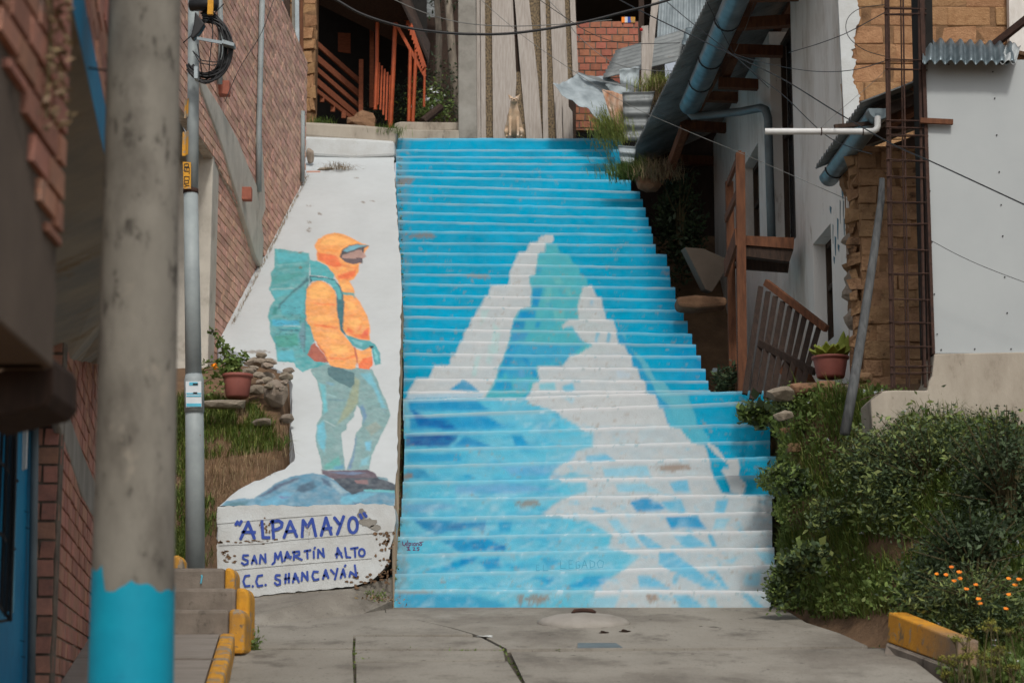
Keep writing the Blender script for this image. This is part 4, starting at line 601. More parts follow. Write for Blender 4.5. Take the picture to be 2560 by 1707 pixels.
def make_leafV(P, sz, r, up=.4, w=.42):
    n = len(P); d = r.normal(0, 1, (n, 3)); d[:, 2] = d[:, 2] * .7 + up; d /= np.linalg.norm(d, axis=1)[:, None]
    q = r.normal(0, 1, (n, 3)); s = np.cross(d, q); s /= np.linalg.norm(s, axis=1)[:, None] + 1e-9; nn = np.cross(s, d)
    sz = np.asarray(sz)[:, None]
    V = np.stack([P, P + d * sz * .45 + s * sz * w * .5 + nn * sz * .08, P + d * sz - nn * sz * .1, P + d * sz * .45 - s * sz * w * .5 + nn * sz * .08], 1); return V.reshape(-1, 3)
def quads(name, V, mat, parent=None, org=None, F=None):
    o0 = OFF[parent.name] if parent is not None else np.array(org if org is not None else [V[:, 0].mean(), V[:, 1].mean(), V[:, 2].min()], float)
    if F is None: F = np.arange(len(V)).reshape(-1, 4)
    me = bpy.data.meshes.new(name); m = len(F); k = F.shape[1]
    me.vertices.add(len(V)); me.vertices.foreach_set('co', (V - o0).astype(np.float32).ravel()); me.loops.add(m * k); me.loops.foreach_set('vertex_index', F.astype(np.int32).ravel())
    me.polygons.add(m); me.polygons.foreach_set('loop_start', np.arange(m, dtype=np.int32) * k)
    for q in (mat if isinstance(mat, (list, tuple)) else [mat]): me.materials.append(q)
    me.update(calc_edges=True); me.validate(); o = bpy.data.objects.new(name, me); S.collection.objects.link(o)
    if parent is not None: o.parent = parent
    else: o.location = o0
    OFF[o.name] = o0; return o
def leaf_mesh(name, P, sz, mat, parent, r, up=.4, w=.42): return quads(name, make_leafV(np.asarray(P, float), sz, r, up, w), mat, parent)
def bladeV(P, h, w, r, lean=.5, down=None):
    n = len(P); a = r.uniform(0, 2 * math.pi, n); d = np.stack([np.cos(a), np.sin(a), 0 * a], 1); s = np.stack([-np.sin(a), np.cos(a), 0 * a], 1); h = np.asarray(h)[:, None]; w = np.asarray(w)[:, None]
    l = np.abs(r.normal(lean, lean * .5, n))[:, None]; z = np.array([0, 0, 1.])
    if down is not None: d = d * .6 + np.asarray(down); 
    p1 = P + z * h * .5 + d * h * l * .25; p2 = P + z * h * (.92 - .25 * l) + d * h * l * .9
    p1[:, 2] = np.maximum(p1[:, 2], P[:, 2] - .02)
    V = np.stack([P - s * w / 2, P + s * w / 2, p1 + s * w * .4, p1 - s * w * .4, p2 + s * w * .08, p2 - s * w * .08], 1).reshape(-1, 3)
    i = np.arange(n)[:, None] * 6; F = np.concatenate([i + np.array([[0, 1, 2, 3]]), i + np.array([[3, 2, 4, 5]])]); return V, F
def blades(name, P, h, w, mat, parent, r, lean=.5, down=None, org=None):
    V, F = bladeV(np.asarray(P, float), h, w, r, lean, down); return quads(name, V, mat, parent, org, F)
make_near_house()
def make_left_house():
    root = thing('blue_trimmed_house', (-2.6, 11, -.8), 'brick house with a bright blue painted front and slab edge behind the big pole', 'house')
    BN = np.array([1, .147])
    b = MB(); brick_wall(b, (BX(10.85), 10.85), (BX(14.6), 14.6), lambda t: -1.3 + .13 * t, lambda t: 1.05 + .165 * t, L=.25, H=.1, gap=.016, relief=.014, n=BN, seed=12); b.build('brick_wall', [m_brickd, m_mort], root)
    b = MB(); b.prism([onplane(x, y, np.array([BX(11) + .02, 11, 0]), np.array([1, .147, 0])) for x, y in [(134, 958), (158, 985), (190, 1080), (222, 1165), (246, 1218), (246, 1300), (226, 1282), (205, 1238), (170, 1130), (146, 1050), (128, 1004)]], (-.05, 0, 0)); b.build('concrete_band', m_conc, root, bevel=.015)
    b = MB(); brick_wall(b, (BX(10.85) - .2, 10.83), (BX(10.85) + .012, 10.83), -1.4, 1.1, L=.25, H=.1, n=(0, -1), seed=13); b.build('end_wall', [m_brickd, m_mortd], root)
    # soffit, its blue edge and the brick wall it carries
    def fas(Y, dz=0): return np.array([-1.37 - .138 * (Y - 6.01), Y, 1.29 + dz])
    n = 8; b = MB(); Y0, Y1 = 5.5, 13.2
    for i in range(n):
        ya = Y0 + (Y1 - Y0) * i / n; yb = Y0 + (Y1 - Y0) * (i + 1) / n
        wa = np.array([BX(ya + 1.0), ya + 1.0, 1.02 + .165 * (ya + 1 - 11.2)]); wb = np.array([BX(yb + 1.0), yb + 1.0, 1.02 + .165 * (yb + 1 - 11.2)])
        if ya < 10: wa = np.array([-2.6, ya, .95]); 
        if yb < 10: wb = np.array([-2.6, yb, .95])
        b.add([fas(ya), fas(yb), wb, wa], [(0, 1, 2, 3)])
    b.build('soffit', m_soff, root)
    b = MB(); b.prism([fas(Y0), fas(Y1), fas(Y1, .2), fas(Y0, .2)], (-.12, 0, 0)); b.build('slab_edge', m_blue, root, bevel=.01)
    b = MB(); brick_wall(b, (fas(Y0)[0] - .02, Y0), (fas(Y1)[0] - .02, Y1), 1.49, 3.6, L=.25, H=.1, n=(1, .14), seed=14); b.build('upper_wall', [m_brickd, m_mort], root)
    # blue front wall and barred window
    b = MB(); b.prism([at(x, y, 10.75) for x, y in [(86, 985), (82, 1200), (70, 1720), (66, 1800)]] + [np.array([-2.36, 8.2, -2.2]), np.array([-2.36, 8.2, .3])], (-.12, 0, 0)); b.build('front_wall', m_blue, root)
    b = MB(); b.tube([at(88, 985, 10.6), at(84, 1300, 10.6), at(76, 1800, 10.6)], .022, 8); b.build('drain_pipe', m_pvcg, root, smooth=True)
    b = MB(); b.prism([at(x, y, 10.4) for x, y in [(56, 1030), (69, 1012), (64, 1170), (50, 1176)]], (0, .03, 0)); b.build('plaster_strip', m_white, root)
    g = thing('window_grille', at(20, 1400, 9.6), 'black iron window grille on the bright blue wall at lower left', 'window grille')
    b = MB(); b.prism([at(x, y, 9.9) for x, y in [(-60, 1000), (40, 1035), (28, 1530), (-60, 1500)]], (0, .05, 0)); b.build('window_pane', m_glass, g)
    for pts in ([(42, 1020), (36, 1250), (26, 1548)], [(34, 1020), (26, 1300), (14, 1540)], [(20, 1010), (10, 1300), (2, 1520)], [(8, 1010), (-2, 1250), (-12, 1500)]):
        b = MB(); b.tube([at(x, y, 9.6) for x, y in pts], .009, 6); b.build('bar', m_black, g)
    for a_, c_ in (((-20, 1130), (45, 1205)), ((-20, 1310), (38, 1375)), ((-20, 1490), (28, 1552)), ((-20, 1556), (26, 1548))):
        b = MB(); b.beam(at(*a_, 9.58), at(*c_, 9.62), .014, .014); b.build('cross_bar', m_black, g)
    for (x, y) in ((66, 1277), (68, 1318), (55, 1600), (58, 1640)):
        b = MB(); b.tube([at(x - 5, y, 9.5), at(x + 6, y + 3, 9.5)], .002, 5); b.build('wall_crack', m_blk, root)
make_left_house()
# ------------------------------------------------------------------ poles, cables, steps on the left
def make_poles():
    root = thing('utility_pole', (-1.28, 6.7, -2.1), 'thick out of focus concrete pole with its foot painted bright blue', 'utility pole')
    cl = lambda y: ((270 - 45 * y / 1707) + (455 - 25 * y / 1707)) / 2; ra = lambda y: ((455 - 25 * y / 1707) - (270 - 45 * y / 1707)) / 2
    edge = lambda a: 1468 + 12 * math.sin(3 * a) + (18 if 1.5 < a < 2.1 else 0) - (52 if 2.15 < a < 2.75 else 0) + 6 * math.sin(11 * a)
    def shell(ys, rk, name, m, topf=None):
        b = MB(); n = 48; V = []
        for i, y in enumerate(ys):
            c = at(cl(y), y, 6.7); r = ra(y) / F_PX * 6.75 * rk
            for k in range(n):
                a = 2 * math.pi * k / n; p = c + np.array([r * math.cos(a), -r * math.sin(a), 0])
                if topf and i == 0: p[2] = at(0, edge(a), 6.7)[2]
                V.append(p)
        b.add(V, [(i * n + k, i * n + (k + 1) % n, (i + 1) * n + (k + 1) % n, (i + 1) * n + k) for i in range(len(ys) - 1) for k in range(n)]); b.build(name, m, root, smooth=True)
    shell([-160, 200, 700, 1200, 1700, 2300], 1.0, 'concrete_shaft', m_pole); shell([1465, 1600, 1900, 2300], 1.012, 'painted_foot', m_pblue, True)
    root = thing('steel_pole', (-2.6, 16, .1), 'slim grey steel pole with yellow bands standing before the brick house', 'steel pole')
    b = MB(); b.tube([at(488, 1425, 16), at(487, 1120, 16), at(485, 945, 16)], [.076, .074, .072], 16); b.build('lower_tube', m_steel, root, smooth=True)
    b = MB(); b.tube([at(486, 1030, 15.99), at(485, 950, 15.99), at(484.5, 936, 15.99)], [.079, .078, .066], 16); b.build('sleeve', m_steel, root, smooth=True)
    b = MB(); b.tube([at(484, 950, 16), at(477, 480, 16)], [.066, .058], 16); b.build('middle_tube', m_steel, root, smooth=True)
    b = MB(); b.tube([at(477, 484, 16), at(477, 473, 16)], .062, 16); b.build('weld_ring', m_rust, root, smooth=True)
    b = MB(); b.tube([at(480, 476, 16), at(483, 250, 16), at(484, -60, 16)], [.05, .047, .044], 16); b.build('upper_tube', m_steel, root, smooth=True)
    for y0, y1, x0, x1 in ((250, 296, 471, 483), (330, 390, 466, 483)):
        b = MB(); c = at((x0 + x1) / 2, y0, 16); c2 = at((x0 + x1) / 2, y1, 16); r = .048; xs = [at(x, y0, 16)[0] for x in (x0, x1)]
        b.grid(lambda u, v: np.array([xs[0] + (xs[1] - xs[0]) * u - .03, 16 - math.sqrt(max(0, r * r - (xs[0] + (xs[1] - xs[0]) * u - .03 - at(481, y0, 16)[0]) ** 2)), c[2] + (c2[2] - c[2]) * v]), 6, 2); b.build('yellow_band', m_yellow, root, smooth=True)
    b = MB(); b.prism([at(x, y, 15.92) for x, y in [(457, 405), (477, 406), (477, 472), (459, 472)]], (0, .012, 0)); st_ = b.build('yellow_sticker', m_yellow, root)
    y = 410                                                        # sticker lettering, read sideways: DEL COY
    for gl in ([[(0, 0), (0, 6), (7, 6), (7, 0), (0, 0)]], [[(0, 6), (0, 0), (8, 0), (8, 6)], [(4, 0), (4, 5)]], [[(0, 0), (8, 0), (8, 5)]], None, [[(0, 6), (0, 0), (8, 0), (8, 6)]], [[(0, 0), (0, 6), (7, 6), (7, 0), (0, 0)]], [[(0, 0), (4, 3), (8, 3)], [(0, 6), (4, 3)]]):
        if gl:
            b = MB()
            for ln in gl: ribbon(b, [at(461 + p[0] * 1.5, y + p[1] * 1.2, 15.917) for p in ln], .006, (0, -1, 0))
            o = b.build('letter', m_blk, st_)
        y += 9.3 if gl else 4
    b = MB(); b.prism([at(x, y, 15.905) for x, y in [(464, 953), (503, 953), (504, 1017), (465, 1018)]], (0, .01, 0)); nt_ = b.build('paper_notice', m_paper, root)
    for x0, x1, y0, y1, m in ((473, 494, 955, 963, m_lblue), (466, 503, 982, 985, m_lblue), (466, 503, 988, 991, m_lblue), (466, 503, 1008, 1016, m_lblue), (482, 495, 958, 962, m_blk), (483, 493, 980, 984, m_blk)):
        b = MB(); b.prism([at(x, y, 15.901 if m is m_lblue else 15.899) for x, y in [(x0, y0), (x1, y0), (x1, y1), (x0, y1)]], (0, .003, 0)); b.build('printed_line', m, nt_)
    # cable coil and its bracket on the pole
    root = thing('cable_coil', at(500, 120, 15.8), 'coil of black cable strapped with metal bands to the slim pole', 'cable coil')
    r = random.Random(5)
    for k in range(18):
        pts = []; rx = 60 + r.uniform(-20, 6); ry = 86 + r.uniform(-22, 5); cx = 513 + r.uniform(-3, 5); cy = 118 + r.uniform(-3, 4)
        for a in range(-100, 150, 10):
            t = R_(a); pts.append(at(cx + rx * math.cos(t), cy + ry * math.sin(t) * (1 if a > 0 else 1), 15.78 + r.uniform(-.004, .004) + .02 * (k % 3)))
        b = MB(); b.tube(pts, .0085 if k < 14 else .005, 7); b.build('cable_loop', m_black, root, smooth=True)
    for pts in ([(484, 130), (505, 152), (540, 156), (556, 150)], [(482, 128), (500, 158), (530, 164), (552, 160)], [(530, 40), (532, 90), (524, 150), (522, 190)], [(494, 110), (500, 150), (506, 190)], [(458, 108), (480, 88), (520, 50), (560, 10)]):
        b = MB(); b.tube([at(x, y, 15.75) for x, y in pts], .0045, 6); b.build('loose_cable', m_black, root, smooth=True)
    b = MB(); b.prism([at(x, y, 15.7) for x, y in [(492, 92), (556, 103), (556, 111), (492, 99)]], (0, .012, 0)); b.prism([at(x, y, 15.69) for x, y in [(556, 99), (586, 108), (584, 116), (554, 108)]], (0, .1, 0)); b.prism([at(x, y, 15.7) for x, y in [(485, 166), (494, 166), (494, 196), (485, 196)]], (0, .1, 0)); b.build('metal_strap', m_galv, root)
    b = MB(); b.prism([at(x, y, 15.68) for x, y in [(487, 28), (512, 60), (498, 82), (482, 98), (476, 92), (484, 60)]], (0, .08, 0)); b.build('splice_case', m_black, root, bevel=.01)
    b = MB(); b.prism([at(x, y, 15.66) for x, y in [(520, -15), (534, -15), (532, 36), (518, 36)]], (0, .03, 0)); b.build('yellow_tag', m_yellow, root)
    b = MB(); b.tube([at(478, 14, 15.8), at(520, 12, 15.75), at(545, 14, 15.75)], .05, 10); b.build('clamp', m_black, root, smooth=True)
make_poles()
WP = np.array([0, 18.5, .18])
def sw_pt(x, y, dz=0): return onplane(x, y, WP + np.array([0, 0, dz]), SN)
def make_walk():
    b = MB()
    poly = [(300, 1572), (420, 1574), (552, 1573), (510, 1707), (455, 1900), (-260, 1900), (60, 1800), (150, 1707), (228, 1585)]
    b.prism([sw_pt(*p) for p in poly], (0, 0, -.4)); tag(b.build('sidewalk', m_walk), None, None, kind='structure')
    b = MB(); b.prism([sw_pt(*p) for p in [(510, 1646), (552, 1646), (552, 1648.5), (400, 1648.5), (260, 1645), (260, 1643)]], (0, 0, .004)); b.build('sidewalk_joint', m_dkconc, None).__setitem__('kind', 'structure')
    b = MB(); b.prism([sw_pt(*p, .006) for p in [(553, 1572), (590, 1572), (575, 1640), (556, 1707), (500, 1900), (456, 1900), (511, 1707)]], (0, 0, -.42)); tag(b.build('kerb', m_yellow, bevel=.025), None, None, kind='structure')
    root = thing('sidewalk_steps', (-2.2, 14.6, -.4), 'three grey concrete sidewalk steps with worn yellow right ends', 'steps')
    for i, (yt, yb, Y, z0, z1, xm, xe) in enumerate(((1516, 1575, 14.3, -.42, -.195, 572, 614), (1468, 1516, 14.6, -.42, -.03, 590, 624), (1424, 1468, 14.92, -.42, .135, 562, 588))):
        xa, xb, xc = at(220, yt, Y)[0], at(xm, yt, Y)[0], at(xe, yt, Y)[0]; d = .34 if i < 2 else .3
        b = MB(); b.box((xa, Y, z0), (xb, Y + d, z1)); st_ = b.build('step', m_dkconc, root, bevel=.025)
        b = MB(); b.prism([(xb + .001, Y - .003, -.62 if i else -.5), (xb + .001, Y - .003, z1 + .003), (xc - .03, Y - .003, z1 + .003), (xc, Y - .003, z1 - .04), (xc + (.01 if i else 0), Y - .003, -.62 if i else -.5)], (0, d, 0)); b.build('yellow_end', m_yellow, st_, bevel=.03)
    b = MB(); b.tube([at(502, 1458, 14.9), at(505, 1440, 14.91), at(501, 1432, 14.95)], .006, 6); tag(b.build('blue_string', m_lblue), 'short light blue string hanging over the topmost sidewalk step', 'string')
    b = MB(); b.prism([at(x, y, 15.3) for x, y in [(432, 1388), (446, 1386), (456, 1402), (457, 1425), (432, 1425)]], (0, .25, 0)); tag(b.build('kerb_stub', m_yellow, bevel=.03), 'small rounded yellow kerb end at the foot of the slim steel pole', 'kerb end')
    # yellow topped retaining kerb on the right
    root = thing('retaining_kerb', (2.9, 14, -.7), 'low sloping concrete kerb wall painted yellow beside the marigolds', 'kerb wall')
    T1, T2, B1, B2 = at(2221, 1529, 14.6), at(2396, 1600, 13.2), at(2217, 1604, 14.6), at(2392, 1668, 13.2)
    b = MB(); b.prism([T1, T2, B2, B1], (.14, .03, 0)); b.build('painted_cap', m_kerbb, root, bevel=.012)

    G1, G2 = at(2206, 1640, 14.45), at(2420, 1850, 13.0); b = MB(); b.prism([B1 + [-.01, 0, -.002], B2 + [-.01, 0, -.002], G2, G1], (.28, .1, 0)); b.build('concrete_base', m_dkconc, root, bevel=.02)
make_walk()
def make_street_bits():
    c = st_pt(1459, 1558, .03); root = thing('manhole_cover', c, 'domed grey concrete manhole cover lying before the stairs', 'manhole cover')
    M3 = lambda p: np.array([p[0], p[1], p[2] + .13 * (p[1] - c[1])])
    b = MB(); b.lathe((c[0], c[1], c[2] - .02), [(.375, 0), (.38, .035), (.34, .06), (.25, .085), (.12, .1), (.001, .105)], 40); b.v = [tuple(M3(np.array(v))) for v in b.v]; b.build('lid', m_lid, root, smooth=True)
    b = MB(); b.tube([M3(c + np.array([x, .05, z])) for x, z in ((-.09, .075), (-.07, .1), (0, .105), (.07, .1), (.1, .08))], .016, 8); b.build('handle', m_rust, root, smooth=True)
    b = MB(); b.prism([st_pt(x, y, .034) for x, y in [(1444, 1606), (1540, 1606), (1556, 1617), (1444, 1618)]], (0, 0, -.02)); tag(b.build('water_meter_lid', m_pvcg), 'flat bluish grey utility lid set into the concrete street', 'utility lid')
    r = random.Random(11)
    for x, y, s, m, lab in ((1510, 1582, .05, m_woodd, 'dark clump of debris nearest the manhole cover, on its right'), (1562, 1579, .06, m_woodd, 'dark flat debris lump lying right of the manhole debris'), (1212, 1592, .07, m_white, 'pale flat stone at the crossing of the street joints')):
        p = st_pt(x, y, .03); b = MB(); b.blob(p + [0, 0, .004], (s * .7, s * .5, .01), int(x), .5, 16, 10); tag(b.build('litter' if m is m_woodd else 'stone', m, smooth=True), lab, 'debris')
    # moss and dirt in the street joints
    R = np.random.default_rng(21); P = []
    for (x0, y0), (x1, y1), n, w in [((886, 1624), (1258, 1628), 160, 1.4), ((882, 1585), (888, 1720), 60, 3), ((1240, 1606), (1320, 1720), 60, 4), ((1262, 1626), (1372, 1622), 90, 2), ((1388, 1600), (1396, 1626), 60, 5), ((1660, 1600), (1690, 1622), 40, 5), ((890, 1650), (930, 1648), 40, 3), ((1120, 1580), (1240, 1590), 20, 4), ((1372, 1623), (2200, 1617), 40, 1)]:
        t = R.random(n); x = x0 + (x1 - x0) * t + R.normal(0, w, n); y = y0 + (y1 - y0) * t + R.normal(0, w * .5, n); P += [st_pt(a, c_, .01) for a, c_ in zip(x, y)]
    P = np.array(P); o = leaf_mesh('joint_moss', P, R.uniform(.012, .032, len(P)), m_lf2, None, R, .5, .6); o['kind'] = 'stuff'
make_street_bits()
# ------------------------------------------------------------------ top of the stairs
def corr(b, A, B_, C_, D_, n, amp, along='u', nu=40, nv=8, rough=0., seed=0, sag=0.):
    """corrugated sheet, bilinear between corners A B C D (u: A->B, v: A->D); ridges run across the 'along' direction"""
    A, B_, C_, D_ = [np.array(q, float) for q in (A, B_, C_, D_)]; nn = np.cross(B_ - A, D_ - A); nn /= np.linalg.norm(nn)
    def f(u, v):
        p = (A * (1 - u) + B_ * u) * (1 - v) + (D_ * (1 - u) + C_ * u) * v; t = u if along == 'u' else v
        k = amp * math.sin(2 * math.pi * n * t)
        if rough: k += rough * (float(fbm(np.array(u * 4.), np.array(v * 4.), seed)) - .5) * 2
        return p + nn * k + np.array([0, 0, -sag * math.sin(math.pi * u)])
    b.grid(f, nu, nv)
def solid(o, t=.004):
    m = o.modifiers.new('thickness', 'SOLIDIFY'); m.thickness = t; return o
def make_top():
    root = thing('plank_fence', at(1310, 347, 30.1), 'fence of tall bleached planks with strips of patterned fabric at the stair top', 'fence')
    pl = [([(1191, -20), (1199, -20), (1202, 347), (1192, 347)], .0), ([(1201, -20), (1212, -20), (1215, 347), (1203, 347)], .02), ([(1229, -20), (1281, -20), (1291, 200), (1283, 347), (1233, 347), (1231, 160)], .0), ([(1285, -20), (1320, -20), (1345, 200), (1356, 347), (1316, 347), (1303, 200)], .04), ([(1350, -20), (1363, -20), (1368, 180), (1371, 347), (1358, 347), (1355, 180)], -.02), ([(1374, -20), (1411, -20), (1420, 200), (1424, 347), (1390, 347), (1383, 200)], .05), ([(1424, -20), (1437, -20), (1446, 190), (1432, 190)], .0), ([(1388, 240), (1404, 244), (1406, 347), (1392, 347)], -.05), ([(1406, 245), (1431, 280), (1433, 347), (1409, 347)], -.06)]
    for q, dy in pl:
        b = MB(); b.prism([at(x, y, 30.1 + dy) for x, y in q], (0, .03, 0)); b.build('plank', m_wood, root)
    for q in ([(1211, -20), (1232, -20), (1236, 347), (1214, 347)], [(1318, -20), (1352, -20), (1360, 347), (1352, 347), (1340, 190)], [(1362, -20), (1378, -20), (1394, 347), (1370, 347)], [(1408, -20), (1426, -20), (1434, 200), (1420, 200)], [(1278, 180), (1300, 180), (1320, 347), (1282, 347)]):
        b = MB(); b.prism([at(x, y, 30.19) for x, y in q], (0, .01, 0)); b.build('fabric_strip', m_fab, root)
    b = MB(); b.prism([at(x, y, 30.25) for x, y in [(1186, -30), (1440, -30), (1440, 347), (1186, 347)]], (0, .02, 0)); b.build('backing', m_woodd, root)
    b = MB(); b.prism([at(x, y, 29.95) for x, y in [(1145, -40), (1189, -40), (1193, 347), (1146, 347)]], (0, .3, 0)); tag(b.build('concrete_post', m_conc, bevel=.015), 'square stained concrete post at the left end of the plank fence', 'post')
    root = thing('upper_steps', at(1070, 345, 30), 'two short stained beige concrete steps above the stair top', 'steps')
    for (y0, y1, Y) in ((325, 350, 29.95), (306, 327, 30.25)):
        b = MB(); b.prism([at(x, y, Y) for x, y in [(984, y1), (1150, y1), (1148, y0), (1066, y0 - 1), (1002, y0 - 2), (986, y0 + 2)]], (0, .4, 0)); b.build('step', m_base, root, bevel=.02)
    # brick hut
    root = thing('brick_hut', at(1515, 200, 31.2), 'small orange brick hut with a dark opening right of the plank fence', 'hut')
    p0, p1 = at(1434, 205, 31), at(1598, 205, 31); b = MB(); brick_wall(b, p0[:2], p1[:2], p0[2] - .8, at(1434, 54, 31)[2], L=.175, H=.118, gap=.018, n=(0, -1), seed=31); b.build('wall', [m_bricko, m_mortd], root)
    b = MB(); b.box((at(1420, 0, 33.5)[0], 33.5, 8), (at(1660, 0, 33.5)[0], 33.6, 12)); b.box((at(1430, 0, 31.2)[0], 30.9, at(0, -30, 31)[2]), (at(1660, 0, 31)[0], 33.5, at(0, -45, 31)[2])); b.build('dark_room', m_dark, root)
    b = MB(); b.prism([at(x, y, 31) for x, y in [(1597, -30), (1610, -30), (1610, 210), (1597, 210)]], (0, .12, 0)); b.build('door_post', m_woodd, root)
    toy = thing('toy_blocks', at(1572, 58, 31), 'small bright toy box resting on the brick hut wall', 'toy')
    for x0, x1, m in ((1554, 1562, m_flow), (1562, 1569, m_paper), (1569, 1577, m_letter), (1577, 1588, m_yellow)):
        b = MB(); b.prism([at(x, y, 30.97) for x, y in [(x0, 43), (x1, 43), (x1, 57), (x0, 57)]], (0, .12, 0)); b.build('block', m, toy)
    for q, Y, lab in (([(1604, 66), (1621, 64), (1622, 229), (1604, 229)], 28.8, 'upright weathered post in front of the brick hut'), ([(1632, -25), (1652, -25), (1640, 60), (1624, 225), (1615, 225), (1624, 60)], 29.0, 'leaning grey post just behind the upright weathered post')):
        b = MB(); b.prism([at(x, y, Y) for x, y in q], (0, .1, 0)); tag(b.build('wooden_post', m_wood), lab, 'post')
    b = MB(); b.blob(at(1603, 75, 28.75), .025, 3, .1); tag(b.build('red_cap', m_red), 'tiny red cap fixed beside the upright weathered post', 'cap')
    # sheet metal
    def sheet(name, mat, q, Y, n, amp, al, label, rough=0., seed=0, nu=48, nv=10, sag=0.):
        b = MB(); Y = Y if isinstance(Y, (tuple, list)) else (Y,) * 4; corr(b, *[at(x, y, yy) for (x, y), yy in zip(q, Y)], n, amp, al, nu, nv, rough, seed, sag); return tag(solid(b.build(name, mat, smooth=True)), label, 'metal sheet', 'scrap roofing sheets at the stair top')
    sheet('corrugated_sheet', m_galv, [(1650, -30), (1770, -30), (1772, 92), (1642, 102)], 30.6, 9, .018, 'u', 'pale galvanised wall sheet with upright ribs at the top behind the gutter', nu=90)
    sheet('corrugated_sheet', m_galvd, [(1506, 196), (1540, 128), (1722, 72), (1704, 150)], (29.2, 30.4, 30.4, 29.2), 7, .022, 'u', 'long grey corrugated roof sheet sloping in front of the brick hut', nu=70)
    sheet('corrugated_sheet', m_gut, [(1714, 70), (1780, 68), (1770, 122), (1704, 112)], (29.9, 29.9, 29.3, 29.3), 2, .03, 'v', 'short bluish roof sheet under the pale ribbed wall sheet', nu=8, nv=40)
    sheet('corrugated_sheet', m_galv, [(1548, 175), (1600, 165), (1596, 222), (1550, 212)], 29.0, 1, .02, 'v', 'small bent pale sheet just left of the upright post', .03, 3)
    sheet('crumpled_sheet', m_galv, [(1380, 214), (1446, 184), (1600, 226), (1514, 312)], (28.9, 29.5, 29.3, 28.7), 1.5, .03, 'v', 'large crumpled pale metal sheet drooping beside the plank fence', .09, 5, 30, 24, .06)
    sheet('folded_sheet', m_galvd, [(1440, 180), (1500, 196), (1594, 222), (1590, 233)], (29.4, 29.3, 28.9, 28.8), 1, .02, 'v', 'dark folded metal strip lying on top of the crumpled sheet', .02, 6)
    sheet('rusty_sheet', m_rusty, [(1504, 222), (1556, 236), (1560, 334), (1524, 288)], 28.5, 1.5, .015, 'u', 'rust streaked metal sheet standing behind the grass tuft', .03, 7, 24, 16)
    sheet('corrugated_sheet', m_galvd, [(1556, 231), (1637, 229), (1606, 352), (1560, 352)], 28.3, 4, .022, 'v', 'upright weathered sheet with level ribs beside the rusty sheet', .02, 8, 10, 60)
    sheet('corrugated_sheet', m_galv, [(1545, 364), (1590, 367), (1584, 412), (1552, 408)], 27.6, 2, .022, 'v', 'small shiny sheet scrap at the right edge of the stairs', 0, 0, 8, 30)
    # orange porch
    root = thing('orange_porch', at(920, 300, 32), 'shady porch with orange painted posts pickets and brown slats at the upper left', 'porch')
    for pts, r in (([(944, 8), (942, 160), (938, 275)], .03), ([(988, 58), (982, 200), (976, 320)], .035), ([(1026, 124), (1022, 305)], .03), ([(1041, 108), (1032, 306)], .03), ([(1062, 168), (1060, 268)], .02)):
        b = MB(); b.tube([at(x, y, 32) for x, y in pts], r, 6); b.build('post', m_orange, root)
    for a_, c_ in (((952, 6), (988, 50)), ((990, 60), (1063, 192)), ((985, 2), (1026, 60)), ((1026, 60), (1063, 170))):
        b = MB(); b.beam(at(*a_, 32), at(*c_, 32), .035, .05); b.build('rail', m_orange, root)
    for k in range(5):
        x = 948 + k * 7; b = MB(); b.beam(at(x, 157 + k * 8, 32.1), at(x - 4, 262 + k * 13, 32.1), .03, .02, (0, 1, 0)); b.build('picket', m_orange, root)
    b = MB(); q = [(980, 0), (1004, 14), (1022, 44), (1040, 92), (1054, 130), (1064, 165)]; V = []
    for k in range(40):
        t = k / 39 * 5; i = min(4, int(t)); f = t - i; x = q[i][0] * (1 - f) + q[i + 1][0] * f; y = q[i][1] * (1 - f) + q[i + 1][1] * f
        V += [at(x, y, 31.95), at(x - 7 - 3 * (k % 2), y + 5 + 6 * (k % 2), 31.95)]
    b.add(V, [(2 * k, 2 * k + 1, 2 * k + 3, 2 * k + 2) for k in range(39)]); solid(b.build('scalloped_trim', m_orange, root), .02)
    for i, ((x0, y0), (x1, y1), w) in enumerate((((772, 92), (900, 205), .09), ((772, 128), (900, 238), .11), ((774, 158), (900, 268), .08), ((776, 190), (900, 296), .11), ((780, 218), (900, 312), .07))):
        b = MB(); b.beam(at(x0, y0, 31.3), at(x1, y1, 32.6), .03, w); b.build('slat', m_slat, root)
    for x, y0, y1, Y in ((903, 150, 322, 32.4), (806, 240, 256, 31.6), (833, 258, 280, 31.9), (860, 280, 296, 32.1), (930, 60, 270, 32.6)):
        b = MB(); b.beam(at(x, y0, Y), at(x - 1, y1, Y), .07, .05, (0, 1, 0)); b.build('wooden_post', m_slat, root)
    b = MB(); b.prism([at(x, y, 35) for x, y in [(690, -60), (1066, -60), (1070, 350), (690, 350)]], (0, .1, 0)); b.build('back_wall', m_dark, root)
    b = MB(); b.prism([at(705, -22, 31), at(985, -30, 31), at(1072, 160, 33), at(1075, 120, 35.2), at(1000, -60, 35.2), at(690, -60, 35.2)], (0, 0, .08)); b.build('roof', m_woodd, root)
    b = MB(); b.prism([at(x, y, 33.2) for x, y in [(845, 82), (876, 84), (876, 132), (845, 128)]], (0, .05, 0)); b.build('door_panel', m_slat, root)
    # adobe pier and grey boards behind the brick house
    root = thing('adobe_pier', at(750, 290, 30.8), 'rough brown adobe wall end between the brick house and the porch', 'wall')
    p0, p1 = at(720, 295, 31), at(786, 295, 31); b = MB(); brick_wall(b, p0[:2], p1[:2], p0[2] - .3, at(0, -30, 31)[2], L=.38, H=.2, gap=.006, relief=.04, n=(0, -1), depth=.4, jit=.03, seed=41, vj=.03); b.build('adobe_courses', [m_adobe, m_adobed], root, bevel=.03)
